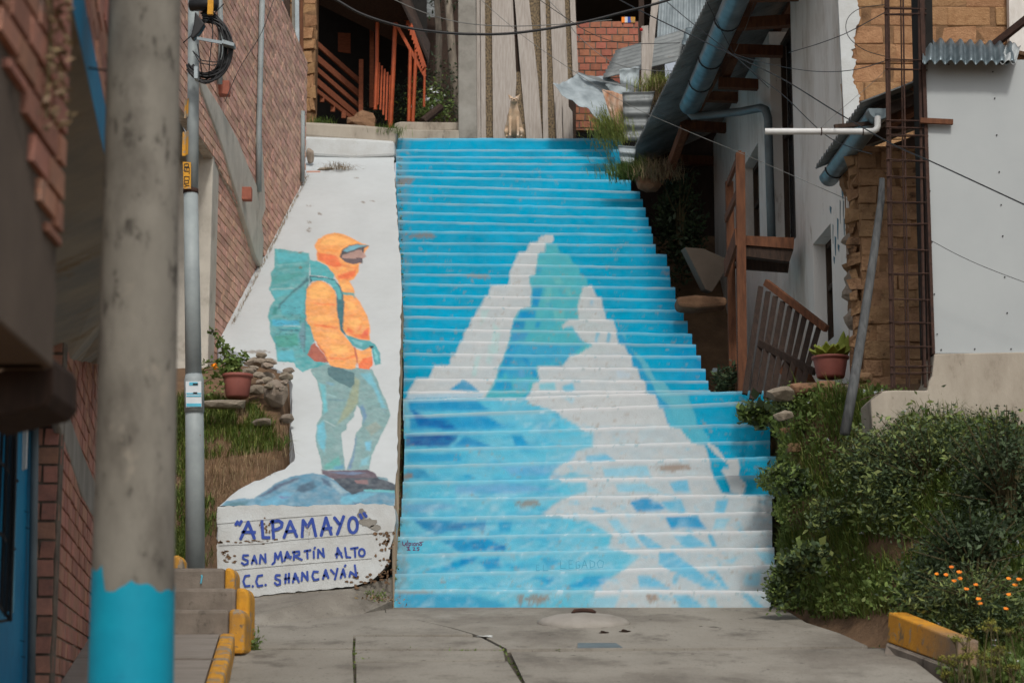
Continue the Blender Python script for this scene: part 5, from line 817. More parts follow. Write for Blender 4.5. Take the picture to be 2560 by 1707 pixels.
    for x, w, y1, m in ((681, 14, 240, m_conc), (693, 9, 265, m_wood), (704, 10, 280, m_galvd), (716, 8, 285, m_woodd), (742, 5, 290, m_galv), (733, 4, 280, m_conc), (752, 5, 270, m_woodb)):
        b = MB(); b.prism([at(a, y, 30.5 + .02 * (x % 7)) for a, y in [(x - w, -30), (x + w, -30), (x + w + 3, y1 + 20), (x - w + 3, y1 + 20)]], (0, .04, 0)); b.build('leaning_board', m, root)
    # trees behind
    def tree(px, py, Y, h, tr, seed, label, spread=(1.1, 1.6), m=m_lf3):
        base = at(px, py, Y); t = thing('tree', base, label, 'tree'); r = np.random.default_rng(seed); b = MB(); pts = [base + np.array([.12 * math.sin(k + seed), .05 * k, h * k / 5]) for k in range(6)]
        b.tube(pts, [tr * (1 - .13 * k) for k in range(6)], 9)
        for k in range(5):
            p = pts[2 + k % 4]; a = r.uniform(0, 6.28); b.tube([p, p + np.array([.4 * math.cos(a), .4 * math.sin(a), .4]), p + np.array([.8 * math.cos(a), .8 * math.sin(a), .7])], [tr * .4, tr * .25, tr * .1], 6)
        b.build('trunk', m_bark, t, smooth=True)
        N = 5200; cl = [base + np.array([r.normal(0, spread[0] * .6), r.normal(0, .6), h * r.uniform(.3, 1.05)]) for _ in range(16)]
        P = np.concatenate([c + r.normal(0, 1, (N // 16, 3)) * np.array([spread[0] * .28, .35, spread[1] * .22]) for c in cl]); leaf_mesh('crown', P, r.uniform(.06, .14, len(P)), m, t, r, .0, .35)
    tree(1082, 250, 37, 6.5, .07, 1, 'dark tree with a pale trunk behind the right end of the porch'); tree(1126, 300, 36, 7, .09, 2, 'thick barked tree just left of the square concrete post'); tree(1010, 280, 39, 7.5, .12, 5, 'dark leafy tree farthest behind the orange porch trim', (1.6, 2))
    tree(1470, 100, 40, 6, .14, 7, 'dark tree rising behind the brick hut', (2, 2))
    for px, py, Y, w, h, sd, m, lab in ((1100, 300, 33.5, .5, 1.0, 3, m_lf3, 'dark bush filling the gap beside the square concrete post'), (1075, 300, 32.6, .35, .55, 4, m_lf2, 'light leafy bush with pale blooms right of the orange posts'), (905, 318, 31.4, .35, .35, 6, m_rock, 'pile of dark stones at the foot of the brown porch post'), (1000, 300, 33.4, .5, .6, 9, m_lf3, 'dark undergrowth behind the orange pickets')):
        c = at(px, py, Y); r = np.random.default_rng(sd)
        if m is m_rock:
            b = MB(); b.blob(c + [0, 0, .02], (w * .7, .25, h * .6), 4, .2); tag(b.build('boulder', m_rockb), lab, 'boulder'); continue
        P = c + np.abs(r.normal(0, 1, (900, 3))) * np.array([0, 0, h * .5]) + r.normal(0, 1, (900, 3)) * np.array([w * .5, .2, 0]); t = thing('bush', c, lab, 'bush'); leaf_mesh('foliage', P, r.uniform(.04, .09, 900), m, t, r)
        if m is m_lf2: Pf = c + r.normal(0, 1, (26, 3)) * np.array([w * .4, .15, h * .3]) + [0, -.15, h * .4]; [quads('bloom', make_leafV(Pf[k:k + 1].repeat(4, 0), np.full(4, .07), r, .3, .6), m_paper, t) for k in range(14)]
    b = MB(); b.tube([at(1055, 306, 31.5), at(1100, 270, 32)], .07, 8); tag(b.build('log', m_woodd), 'dark fallen log lying above the short beige steps', 'log')
    sh = thing('shed', at(1100, 300, 42), 'dark plank shed with a grey metal roof edge behind the trees', 'shed'); b = MB(); b.prism([at(x, y, 42) for x, y in [(1020, -120), (1200, -120), (1200, 320), (1020, 320)]], (0, 2, 0)); b.build('wall', m_woodd, sh); b = MB(); corr(b, at(1030, -10, 41.6), at(1095, 5, 41.6), at(1095, 45, 41), at(1030, 40, 41), 5, .03, 'v', 8, 40); solid(b.build('roof_edge', m_galvd, sh))
    # dog
    c = at(1285, 347, 29.78); g = thing('dog', c, 'small cream coloured dog with upright ears sitting before the planks', 'dog')
    K = 1 / 160.
    sk = {0: (0, .10, .17), 1: (0, .03, .30), 2: (0, -.02, .42), 3: (0, -.06, .50), 4: (0, -.09, .57), 5: (0, -.2, .535), 6: (.055, -.03, .36), 7: (.06, -.07, .2), 8: (.06, -.08, .03), 9: (.06, -.12, .015), 10: (-.055, -.03, .36), 11: (-.06, -.07, .2), 12: (-.06, -.08, .03), 13: (-.06, -.12, .015), 14: (.10, .06, .13), 15: (.12, -.05, .1), 16: (.11, .02, .03), 17: (.11, -.09, .02), 18: (-.10, .06, .13), 19: (-.12, -.05, .1), 20: (-.11, .02, .03), 21: (-.11, -.09, .02), 22: (0, .2, .08), 23: (.1, .3, .04), 24: (.18, .28, .03)}
    rad = {0: .1, 1: .095, 2: .085, 3: .06, 4: .065, 5: .026, 6: .04, 7: .026, 8: .02, 9: .02, 10: .04, 11: .026, 12: .02, 13: .02, 14: .06, 15: .035, 16: .022, 17: .02, 18: .06, 19: .035, 20: .022, 21: .02, 22: .03, 23: .02, 24: .01}
    ed = [(0, 1), (1, 2), (2, 3), (3, 4), (4, 5), (2, 6), (6, 7), (7, 8), (8, 9), (2, 10), (10, 11), (11, 12), (12, 13), (0, 14), (14, 15), (15, 16), (16, 17), (0, 18), (18, 19), (19, 20), (20, 21), (0, 22), (22, 23), (23, 24)]
    me = bpy.data.meshes.new('body'); me.from_pydata([sk[k] for k in range(25)], ed, []); me.materials.append(m_fur); o = bpy.data.objects.new('body', me); S.collection.objects.link(o); o.parent = g
    o.modifiers.new('skin', 'SKIN').use_smooth_shade = True
    for k in range(25): me.skin_vertices[0].data[k].radius = (rad[k], rad[k])
    me.skin_vertices[0].data[0].use_root = True; q = o.modifiers.new('subsurf', 'SUBSURF'); q.levels = q.render_levels = 2
    for sx in (-1, 1):
        b = MB(); e0 = np.array([.035 * sx, -.07, .60]); tip = np.array([.088 * sx, -.06, .675])
        b.add(c + np.array([e0 + [.035 * sx, .01, -.015], e0 + [-.025 * sx, 0, .025], tip, e0 + [.01 * sx, -.02, .0]]), [(0, 1, 2), (0, 2, 3), (3, 2, 1), (0, 3, 1)]); b.build('ear', m_fur, g)
        b = MB(); b.blob(c + np.array([.03 * sx, -.147, .575]), .0105, 1, 0, 8, 6); b.build('eye', m_blk, g)
    b = MB(); b.blob(c + np.array([0, -.226, .54]), (.016, .012, .012), 1, 0, 8, 6); b.build('nose', m_blk, g)
make_top()
# ------------------------------------------------------------------ white house on the right
HX0 = float(at(2112, 400, 19.9)[0])
def HX(Y): return HX0 - .045 * (Y - 19.9)
HN = np.array([1, .045, 0])
def hw(x, y, o=0.): return onplane(x, y, np.array([HX0 + o, 19.9, 0]), HN)
def make_white_house():
    root = thing('white_house', (3.6, 21, 1.5), 'old white plastered adobe house with an overhanging metal roof on the right', 'house')
    holes = []
    for (xn, xf, yt, yb) in ((2075, 2029, 560, 850), (1898, 1858, 352, 604), (1988, 1932, -60, 596)):
        Yn, Yf = hw(xn, 500)[1], hw(xf, 500)[1]; zt = hw(xn, yt)[2]; zb = min(hw(xn, yb)[2], 99); holes.append((Yn, Yf, zb, zt))
    s = sorted({19.97, 28.9} | {h[0] for h in holes} | {h[1] for h in holes}); z = sorted({1.3, 7.35} | {h[2] for h in holes} | {min(h[3], 7.3) for h in holes}); b = MB()
    for i in range(len(s) - 1):
        for j in range(len(z) - 1):
            cy, cz = (s[i] + s[i + 1]) / 2, (z[j] + z[j + 1]) / 2
            if any(h[0] < cy < h[1] and h[2] < cz < h[3] for h in holes): continue
            b.prism([(HX(s[i]), s[i], z[j]), (HX(s[i + 1]), s[i + 1], z[j]), (HX(s[i + 1]), s[i + 1], z[j + 1]), (HX(s[i]), s[i], z[j + 1])], (.5, .02, 0))
    b.build('side_wall', m_plas, root)
    for k, h in enumerate(holes):          # frames set deep in the openings
        d = .13; fy0, fy1 = h[0] + .02, h[1] - .02; zt = min(h[3], 7.2); b = MB()
        for yy in (fy0, (fy0 + fy1) / 2, fy1 - .05): b.box((HX(yy) + d, yy, h[2] + .01), (HX(yy) + d + .06, yy + .05, zt - .01))
        for zz in (h[2] + .01, h[2] * .45 + zt * .55, zt - .07): b.prism([(HX(fy0) + d + .004, fy0, zz), (HX(fy1) + d + .004, fy1, zz), (HX(fy1) + d + .004, fy1, zz + .06), (HX(fy0) + d + .004, fy0, zz + .06)], (.05, 0, 0))
        f = b.build('window_frame', m_woodd, root); b = MB()
        b.prism([(HX(fy0) + d + .07, fy0, h[2]), (HX(fy1) + d + .07, fy1, h[2]), (HX(fy1) + d + .07, fy1, zt), (HX(fy0) + d + .07, fy0, zt)], (.02, 0, 0)); b.build('pane', m_glass if k != 1 else m_adobed, f)
    # adobe gable facing the street with a torn plaster edge
    b = MB(); brick_wall(b, (HX0 + .0, 19.95), (HX0 + 2.1, 19.95), 1.2, 7.4, L=.44, H=.2, gap=.004, relief=.008, n=(0, -1), depth=.3, jit=.006, seed=52, vj=.009); b.build('gable_wall', [m_adobe, m_adobed], root, bevel=.012)
    r = random.Random(4); edge = [(2140 + r.uniform(-3, 3) + 10 * math.sin(y / 23.) * math.sin(y / 61. + 1) - (10 if 120 < y < 150 else 0), y) for y in range(-30, 320, 5)]
    b = MB(); b.prism([at(x, y, 19.86) for x, y in edge + [(2132, 330), (2112, 332), (2094, -30)]], (0, .05, 0)); b.build('torn_plaster', m_white, root)
    edge = [(2134 + r.uniform(-4, 3) + 7 * math.sin(y / 17.) + (y - 480) * .02, y) for y in range(470, 840, 5)]
    b = MB(); b.prism([at(x, y, 19.86) for x, y in [(2116, 465)] + edge + [(2126, 842)]], (0, .05, 0)); b.build('torn_plaster', m_plas, root)
    b = MB(); b.prism([at(x, y, 19.8) for x, y in [(2522, -40), (2600, -40), (2600, 140), (2524, 120)]], (0, .1, 0)); b.build('plaster_pilaster', m_plas, root)
    # paint drips on the plaster
    for x, y0, y1, w in ((2106, 460, 500, 5), (2108, 500, 545, 2), (2110, 545, 590, 2.5), (2094, 545, 600, 3), (2088, 590, 640, 3), (2076, 515, 535, 4), (2085, 640, 660, 3), (2100, 500, 560, 1.5), (2082, 560, 610, 1.5), (2096, 610, 630, 4)):
        b = MB(); q = [hw(x + dx, y, -.004) for dx, y in ((-w * .5, y0), (w * .6, y0 + 4), (w * .4, (y0 + y1) / 2), (w * .3, y1), (-w * .1, y1 - 4), (-w * .5, (y0 + y1) / 2))]; b.prism(q, (.003, 0, 0)); b.build('paint_drip', m_pvcg if w < 2.2 else m_drip, root)
    # eave: rafters, purlins, corrugated sheets seen from below, gutter and pipes
    for (x0, y0), (x1, y1) in (((1722, 240), (1862, 246)), ((1796, 208), (1914, 214)), ((1700, 313), (1832, 322)), ((1820, 126), (1956, 130)), ((1838, 62), (1992, 52)), ((1700, 400), (1800, 404)), ((1870, -10), (2020, -14))):
        pb = hw(x1, y1, .1); pa = at(x0, y0, pb[1]); b = MB(); b.beam(pa, pb, .11, .13); b.build('rafter', m_woodb, root)
    def ez(u, v):                           # roof plane: u along the eave near->far, v from eave to wall
        e = np.array([2.31, 20.6, 7.0]) * (1 - u) + np.array([1.58, 30.3, 7.0]) * u; w = np.array([HX(20.6) + .4, 20.6, 7.62]) * (1 - u) + np.array([HX(28.9) + .6, 30.4, 7.9]) * u
        return e * (1 - v) + w * v
    b = MB(); b.grid(lambda u, v: ez(u * 1.06, v) + np.array([0, 0, .03 * math.sin(2 * math.pi * 90 * u)]), 760, 3); solid(b.build('roof_sheet', m_galvd, root, smooth=True), .004)
    for v in (.42, .8):
        b = MB(); b.beam(ez(.02, v) - [0, 0, .07], ez(.98, v) - [0, 0, .07], .07, .07); b.build('purlin', m_woodb, root)
    def half_pipe(b, p, q, r, n=12, m=14):
        p = np.array(p); q = np.array(q); d = (q - p) / np.linalg.norm(q - p); s_ = np.cross(d, [0, 0, 1]); s_ /= np.linalg.norm(s_); u_ = np.cross(s_, d)
        b.grid(lambda a, t: p * (1 - t) + q * t + s_ * r * math.cos(math.pi * (1 + a)) + u_ * r * math.sin(math.pi * (1 + a)), n, m); return s_, u_
    def at_z(x, y, Z): d = ray(x, y); return CC + d * ((Z - CAMZ) / d[2])
    g0, g1 = at_z(1880, -95, 6.83), at_z(1726, 262, 6.83); b = MB(); s_, u_ = half_pipe(b, g0, g1, .14); gt = solid(b.build('gutter', m_gut, root, smooth=True), .004)
    for t in (.35, .62, .8): b = MB(); p = g0 * (1 - t) + g1 * t; b.tube([p + s_ * .147 * math.cos(a) + u_ * .147 * math.sin(a) for a in np.linspace(math.pi, 2 * math.pi, 9)], .012, 6); b.build('bracket', m_black, gt)
    Yg = g1[1]; Wy = hw(1921, 400, -.07)[1]; b = MB(); e = at(1722, 262, Yg); b.tube([e, at(1722, 278, Yg), at(1732, 290, Yg), at(1760, 288, Yg), at(1850, 280, Yg * .55 + Wy * .45), at(1902, 270, Wy + .2), at(1914, 275, Wy), at(1920, 296, Wy), at(1924, 440, Wy), at(1929, 594, Wy)], [.06, .055, .055, .052, .052, .052, .052, .052, .052, .052], 12); b.build('downpipe', m_pvcg, root, smooth=True)
    for pts in ([(1690, 330), (1668, 420), (1656, 470)],):
        b = MB(); b.beam(at(1712, 318, 26.5), at(1668, 440, 27.2), .1, .12); b.build('strut', m_woodb, root)
    b = MB(); b.beam(at(1836, 140, 24.5), at(1806, 205, 25.2), .1, .1); b.build('strut', m_woodb, root); b = MB(); b.beam(at(1768, 188, 25), at(1745, 245, 25.6), .09, .09); b.build('strut', m_woodb, root)
    b = MB(); b.prism([(1.72, 29.3, 1), (6, 29.3, 1), (6, 29.3, 7.78), (3.2, 29.3, 7.78), (1.72, 29.3, 7.02)], (0, .2, 0)); b.build('far_wall', m_woodk, root)
    b = MB(); b.prism([(HX0 + .45, 20.1, 7.7), (HX(29) + .5, 29.3, 7.9), (HX(29) + 3.5, 29.3, 9.2), (HX0 + 3.5, 20.1, 9.0)], (0, 0, .05)); b.build('roof_top', m_galvd, root)
make_white_house()
def make_deck():
    root = thing('wooden_deck', at(1855, 985, 22), 'small rickety wooden deck on tall brown posts beside the white house', 'deck')
    b = MB(); b.prism([at(x, y, 22.0) for x, y in [(1858, 589), (1986, 594), (1984, 622), (1859, 612)]], (0, .95, .02)); b.build('floor_board', m_woodb, root)
    b = MB(); b.prism([at(x, y, 22.03) for x, y in [(1860, 614), (1984, 624), (1974, 654), (1862, 640)]], (0, .12, 0)); b.build('joist', m_woodd, root)
    b = MB(); b.beam(at(1846, 660, 22.9), at(1965, 668, 22.4), .1, .12); b.build('joist', m_woodd, root)
    for (x0, y0), (x1, y1), Y, w in (((1850, 384), (1856, 985), 22, .1), ((1823, 455), (1832, 930), 22.9, .09)):
        b = MB(); b.beam(at(x0, y0, Y), at(x1, y1, Y), w, w, (0, 1, 0)); b.build('post', m_woodb, root)
    for (x0, y0), (x1, y1), w in (((1850, 384), (1819, 462), .07), ((1846, 478), (1815, 548), .09), ((1842, 592), (1814, 672), .2)):
        b = MB(); b.beam(at(x0, y0, 21.97), at(x1, y1, 22.9), .035, w); b.build('rail', m_woodb, root)
    root = thing('slatted_pallet', at(1960, 980, 20.6), 'dark slatted wooden pallet leaning below the deck', 'pallet')
    for k in range(9):
        t = k / 8; xt, yt = 1902 + 146 * t, 718 + 98 * t; xb, yb = 1862 + 140 * t, 985 - 10 * t + (14 if k % 2 else 0)
        b = MB(); b.beam(at(xt, yt, 21 - .6 * t), at(xb, yb, 20.4 - .5 * t), .055, .03, (0, 1, 0)); b.build('slat', m_woodk, root)
    for (a_, c_, w, Y0, Y1) in (((1915, 706), (2066, 822), .07, 20.98, 20.28), ((1900, 858), (2036, 930), .07, 20.6, 20.0)):
        b = MB(); b.beam(at(*a_, Y0), at(*c_, Y1), .05, w); b.build('cross_board', m_woodk if Y0 < 20.9 else m_woodb, root)
    b = MB(); b.prism([at(x, y, 20.35) for x, y in [(1962, 905), (2010, 900), (2050, 975), (1985, 985), (1948, 930)]], (0, .05, .02)); b.build('loose_board', m_woodb, root)
    b = MB(); b.prism([at(x, y, 24.2) for x, y in [(1712, 618), (1760, 622), (1814, 646), (1812, 680), (1780, 730), (1764, 724)]], (0, .6, .1)); tag(b.build('concrete_slab', m_beige, bevel=.01), 'tilted triangular concrete slab in the dark gap below the house', 'concrete slab')
    b = MB(); b.prism([at(x, y, 23.6) for x, y in [(1690, 742), (1740, 736), (1818, 742), (1818, 764), (1740, 770), (1696, 766)]], (0, .4, 0)); tag(b.build('ledge', m_rockb, bevel=.04), 'narrow stone ledge under the tilted concrete slab', 'ledge')
    b = MB(); b.tube([at(1786, 926, 22.4), at(1800, 929, 22.6)], .03, 10); tag(b.build('pipe_stub', m_pvcg), 'short grey pipe end poking out beside the stairs', 'pipe')
make_deck()
def make_lean_to():
    root = thing('lean_to_roof', (3.2, 18.6, 4), 'small lean-to roof with zinc gutter and white drain pipe at the rebar column', 'roof')
    G1 = at(2198, 272, 17.5); G2 = at(2073, 442, 19.8); r = .098; d = (G2 - G1) / np.linalg.norm(G2 - G1); s_ = np.cross(d, [0, 0, 1]); s_ /= np.linalg.norm(s_); u_ = np.cross(s_, d); b = MB()
    b.grid(lambda a, t: G1 * (1 - t) + G2 * t + s_ * r * math.cos(math.pi * (1 + a)) + u_ * r * math.sin(math.pi * (1 + a)), 14, 14); g = solid(b.build('gutter', m_gut, root, smooth=True), .004)
    b = MB(); pts = [G1 + s_ * r * math.cos(a) + u_ * r * math.sin(a) for a in np.linspace(math.pi, 2 * math.pi, 15)]; b.prism(pts, -d * .008); b.build('end_cap', m_gut, g)
    b = MB(); p = G2 * .85 + G1 * .15; b.tube([p + s_ * (r + .006) * math.cos(a) + u_ * (r + .006) * math.sin(a) for a in np.linspace(math.pi, 2 * math.pi, 11)], .01, 6); b.build('bracket', m_black, g)
    e1 = G1 + np.array([-.16, 0, .05]); e2 = G2 + np.array([-.16, -.15, .05]); b = MB(); b.grid(lambda u, v: e1 * (1 - u) + e2 * u + np.array([1.25, 0, .5]) * v + np.array([0, 0, .02 * math.sin(2 * math.pi * 18 * u)]), 150, 4); solid(b.build('roof_sheet', m_galvd, root, smooth=True))
    for t in (.08, .5, .92): b = MB(); p = G1 * (1 - t) + G2 * t; b.beam(p + [.0, 0, .0], p + [1.2, 0, .46], .07, .09); b.build('rafter', m_woodd, root)
    b = MB(); b.beam(at(2218, 300, 17.9), at(2335, 236, 17.7), .12, .15); b.build('rafter', m_woodb, root)
    b = MB(); b.beam(at(2290, 230, 17.6), at(2330, 110, 17.4), .08, .1); b.build('strut', m_woodb, root)
    b = MB(); b.tube([at(2194, 292, 17.5), at(2194, 316, 17.5), at(2191, 324, 17.5), at(2184, 328, 17.5), at(2170, 329, 17.5), at(1912, 329, 17.5)], .029, 12, False); b.build('drain_pipe', m_pvc, root, smooth=True)
    b = MB(); b.tube([at(2194, 286, 17.5), at(2194, 306, 17.5)], .026, 10); b.build('outlet', m_gut, root, smooth=True)
    b = MB(); b.beam(at(2086, 317, 17.6), at(2210, 306, 17.7), .03, .035); b.build('tie_stick', m_woodd, root)
    for x in (2053, 2157): b = MB(); c = at(x, 329, 17.5); b.tube([c + np.array([0, .034 * math.cos(a), .034 * math.sin(a)]) for a in np.linspace(0, 6.28, 13)], .005, 5); b.build('wire_tie', m_rust, root)
    root = thing('adobe_pier', at(2240, 965, 18.6), 'crumbling adobe brick pier standing behind the rebar column', 'pier')
    p0, p1 = at(2162, 960, 18.6), at(2335, 960, 18.6); b = MB(); brick_wall(b, p0[:2], p1[:2], p0[2] - .3, at(0, 366, 18.6)[2], L=.34, H=.165, gap=.004, relief=.012, n=(0, -1), depth=.4, jit=.012, seed=61, vj=.012); b.build('adobe_courses', [m_adobe2, m_adobed], root, bevel=.02)
    r_ = random.Random(8); p0, p1 = at(2136, 960, 18.75), at(2172, 960, 18.68); b = MB(); brick_wall(b, p0[:2], p1[:2], p0[2] - .2, at(0, 372, 18.7)[2], L=.15, H=.11, gap=.004, relief=.05, n=(-.4, -1), depth=.3, jit=.05, seed=66, vj=.032)
    b.build('rough_edge', [m_adobe2, m_adobed], root, bevel=.015)
    st = thing('rubble_infill', at(2135, 840, 19.5), 'column of grey stones and mud at the broken corner of the white house', 'rubble')
    for k in range(11):
        y = 470 + k * 33; b = MB(); b.blob(at(2138 + r_.uniform(-8, 8), y, 19.6), (r_.uniform(.07, .12), .12, r_.uniform(.06, .11)), k + 40, .2, 10, 7); b.build('stone', m_rock if k % 3 else m_adobed, st)
    b = MB(); b.blob(at(2138, 440, 19.5), (.15, .2, .22), 77, .2); b.build('mud_lump', m_adobed, st)
    # rebar column
    root = thing('rebar_column', at(2265, 970, 17.15), 'tall open cage of rusty reinforcing bars on the concrete plinth', 'rebar cage')
    for x, Y, rr in ((2221, 17.0, .014), (2226, 17.3, .014), (2258, 17.32, .007), (2264, 17.0, .008), (2304, 17.0, .014), (2300, 17.3, .013), (2315, 17.05, .013)):
        b = MB(); b.tube([at(x - 7, -60, Y), at(x, 460, Y), at(x + 9, 968, Y)], rr, 7); b.build('bar', m_rust, root)
    r_ = random.Random(12)
    for y in [20, 35, 150, 172, 300, 318, 338, 366, 400, 442, 505, 560, 622, 684, 745, 806, 866, 915, 932]:
        sh = (y - 460) / 510 * 9 * (1 if y > 460 else .8); z = [at(2217 + sh, y + r_.uniform(-2, 2), 16.98), at(2322 + sh, y + 2 + r_.uniform(-3, 3), 16.98), at(2316 + sh, y + 4, 17.34), at(2222 + sh, y + 3, 17.34)]
        b = MB(); b.tube(z + [z[0]], .0055, 6); b.build('tie', m_rust, root)
    b = MB(); b.beam(at(2300, 302, 16.95), at(2382, 306, 16.95), .035, .045); b.build('wooden_stub', m_woodb, root)
    b = MB(); b.tube([at(2235, 968, 17.0), at(2150, 1000, 16.9)], .004, 5); b.build('bent_wire', m_rust, root)
    # white sheet wall, plinth, awning
    root = thing('white_sheet_wall', at(2440, 1080, 17), 'tall plain white sheet wall with small screws above a concrete plinth', 'wall')
    b = MB(); b.prism([at(x, y, 17.0) for x, y in [(2314, 150), (2760, 150), (2760, 881), (2338, 883)]], (0, .06, 0)); b.build('white_sheet', m_sheet, root)
    b = MB(); b.prism([at(x, y, 16.97) for x, y in [(2298, -40), (2308, -40), (2338, 884), (2331, 884)]], (0, .08, 0)); b.build('red_angle', m_rust, root)
    b = MB(); b.prism([at(x, y, 17.12) for x, y in [(2294, -40), (2330, -40), (2345, 884), (2318, 884)]], (0, .3, 0)); b.build('gap_shade', m_dark, root)  # solid near-black strip, the shade of the gap put into its colour
    rr = random.Random(2); q = [(2176, 1000), (2190, 986), (2202, 977), (2240, 975), (2318, 976), (2322, 955), (2330, 940), (2336, 884)]
    b = MB(); b.prism([at(x, y, 16.96) for x, y in q + [(2760, 876), (2760, 1300), (2190, 1300), (2180, 1060)]], (0, .5, 0)); b.build('plinth', m_base, root, bevel=.012)
    for x, y in [(2318, 160), (2372, 162), (2440, 160), (2500, 160), (2482, 180), (2487, 246), (2492, 338), (2498, 430), (2503, 512), (2507, 590), (2512, 692), (2518, 782), (2312, 250), (2316, 368), (2325, 478), (2330, 605), (2336, 735), (2343, 835), (2353, 874), (2437, 872), (2528, 872)]:
        b = MB(); p = at(x, y, 16.994); b.tube([p + [0, .003, 0], p + [0, -.004, 0]], .006, 8); b.build('screw', m_blk, root)
    b = MB(); corr(b, at(2308, 100, 17.25), at(2530, 110, 17.25), at(2536, 158, 16.8), at(2306, 156, 16.8), 9, .022, 'u', 120, 4); a_ = solid(b.build('corrugated_awning', m_gut, root, smooth=True))
    b = MB(); corr(b, at(2516, 112, 17.24), at(2552, 114, 17.24), at(2540, 157, 16.79), at(2500, 157, 16.79), 1.5, .02, 'u', 24, 4); solid(b.build('corrugated_awning', m_sheet, root, smooth=True))
    b = MB(); b.beam(at(2486, 112, 17.3), at(2600, 22, 17.0), .05, .06); b.build('dark_brace', m_rust, root)
    b = MB(); b.tube([at(2205, 447, 17.25), at(2203, 500, 17.22), at(2184, 640, 17.1), at(2160, 800, 17.0), at(2134, 960, 16.85), at(2112, 1085, 16.8)], [.024, .031, .036, .039, .042, .044], 12); tag(b.build('leaning_pole', m_gwood, smooth=True), 'crooked grey wooden pole leaning against the adobe pier', 'pole')
make_lean_to()

# ------------------------------------------------------------------ plants, stones, wires
def make_pots():
    # left pot
    c = at(593, 995, 19.9); t = thing('potted_plant', c, 'terracotta pot with a leafy green trailing plant on the left bank', 'potted plant')
    b = MB(); b.lathe(c, [(.001, 0), (.1, 0), (.115, .02), (.135, .17), (.136, .2), (.15, .205), (.152, .235), (.14, .237), (.125, .225)], 28); b.build('pot', m_pot, t, smooth=True)
    b = MB(); b.lathe(c, [(.001, .212), (.126, .212)], 20); b.build('soil', m_soil, t)
    r = np.random.default_rng(8); P = []; stems = MB()
    for (tx, ty) in ((545, 850), (528, 826), (560, 870), (510, 905), (600, 900), (616, 885), (508, 960), (530, 985), (570, 905), (505, 930), (590, 915)):
        a = c + np.array([r.normal(-.02, .04), -.02, .22]); e = at(tx, ty, 19.85); m_ = (a + e) / 2 + np.array([0, 0, .09]); pts = [a * (1 - q) ** 2 + 2 * m_ * q * (1 - q) + e * q * q for q in np.linspace(0, 1, 7)]
        stems.tube(pts, .004, 5)
        for p in pts[1:]: P += [p + r.normal(0, .022, 3) for _ in range(8)]
    stems.build('stems', m_stem, t); P = np.array(P); leaf_mesh('leaves', P, r.uniform(.03, .065, len(P)), m_lf2, t, r, .35, .75)
    q = at(537, 912, 19.75); quads('orange_bloom', make_leafV(q + r.normal(0, .008, (8, 3)), np.full(8, .05), r, -.5, .5), m_flow, t)
    # right pot with a rosette
    c = at(2077, 945, 19.2); t = thing('potted_succulent', c, 'terracotta pot with a lime green succulent rosette below the white house', 'potted plant')
    b = MB(); b.lathe(c, [(.001, 0), (.125, 0), (.135, .02), (.16, .16), (.162, .18), (.178, .182), (.18, .205), (.165, .207), (.15, .195)], 30); b.build('pot', m_pot, t, smooth=True)
    b = MB(); b.lathe(c, [(.001, .185), (.152, .185)], 20); b.build('soil', m_soil, t)
    r = random.Random(3); o = c + np.array([-.0, 0, .2]); k = 0
    for ring, (n, L, el, w) in enumerate(((8, .21, 18, .085), (8, .18, 38, .08), (6, .13, 58, .065), (4, .085, 76, .05))):
        for i in range(n):
            a = 2 * math.pi * (i + .5 * (ring % 2)) / n + r.uniform(-.1, .1); e = R_(el + r.uniform(-6, 6)); d = np.array([math.cos(a) * math.cos(e), math.sin(a) * math.cos(e), math.sin(e)]); s_ = np.array([-math.sin(a), math.cos(a), 0]); u_ = np.cross(d, s_) * -1; l = L * r.uniform(.9, 1.1)
            def f(u, v):
                wv = w * (math.sin(math.pi * min(1, v * .93 + .07)) ** .7) * (1 if v < .75 else 1 - (v - .75) * 2.2); x = (u - .5) * 2
                return o + d * l * v + s_ * x * max(wv, .002) * .62 + np.cross(s_, d) * (.018 * x * x - .03 * v * v + .012)
            b = MB(); b.grid(f, 4, 8); lf = solid(b.build('leaf', m_succ, t, smooth=True), .008); k += 1
    for dx, hh in ((.10, .26), (.14, .22)):
        b = MB(); q = c + np.array([dx, .02, .2]); b.grid(lambda u, v: q + np.array([(u - .5) * .09 * math.sin(math.pi * (v * .85 + .12)) + .04 * v, .02 * (u - .5) ** 2, hh * v]), 4, 6); solid(b.build('leaf', m_succ, t, smooth=True), .008)
make_pots()
def stone(x, y, Y, r, seed, m, label, squash=(1, 1, .75), grp=None, name='stone'):
    c = at(x, y, Y); q = np.random.default_rng(seed + 5); d = q.normal(0, 1, (34, 3)); d /= np.linalg.norm(d, axis=1)[:, None]; d *= q.uniform(.78, 1.08, (34, 1)); d[:, 2] = np.clip(d[:, 2], -.8, .85)
    me = bpy.data.meshes.new(name); bm = bmesh.new(); [bm.verts.new(v) for v in (d * np.array(r) * np.array(squash)).tolist()]; h = bmesh.ops.convex_hull(bm, input=bm.verts); bmesh.ops.delete(bm, geom=[v for v in h['geom_interior'] if isinstance(v, bmesh.types.BMVert)], context='VERTS')
    bm.to_mesh(me); bm.free(); me.materials.append(m); o = bpy.data.objects.new(name, me); S.collection.objects.link(o); o.location = c; k = o.modifiers.new('bevel', 'BEVEL'); k.width = float(np.min(r)) * .1; k.segments = 2; return tag(o, label, 'stone', grp or 'loose stones on the banks')
stone(690, 985, 20.0, .15, 1, m_rock, 'largest grey stone among the rubble between the flower pot and the mural ramp', (.85, .7, 1.15))
stone(648, 905, 20.9, .13, 2, m_rock, 'broad grey stone just above and right of the flower pot', (1.3, .8, .5))
stone(640, 975, 20.2, .09, 3, m_rock, 'small grey stone between the pot and the large pale stone', (1.1, .8, .7))
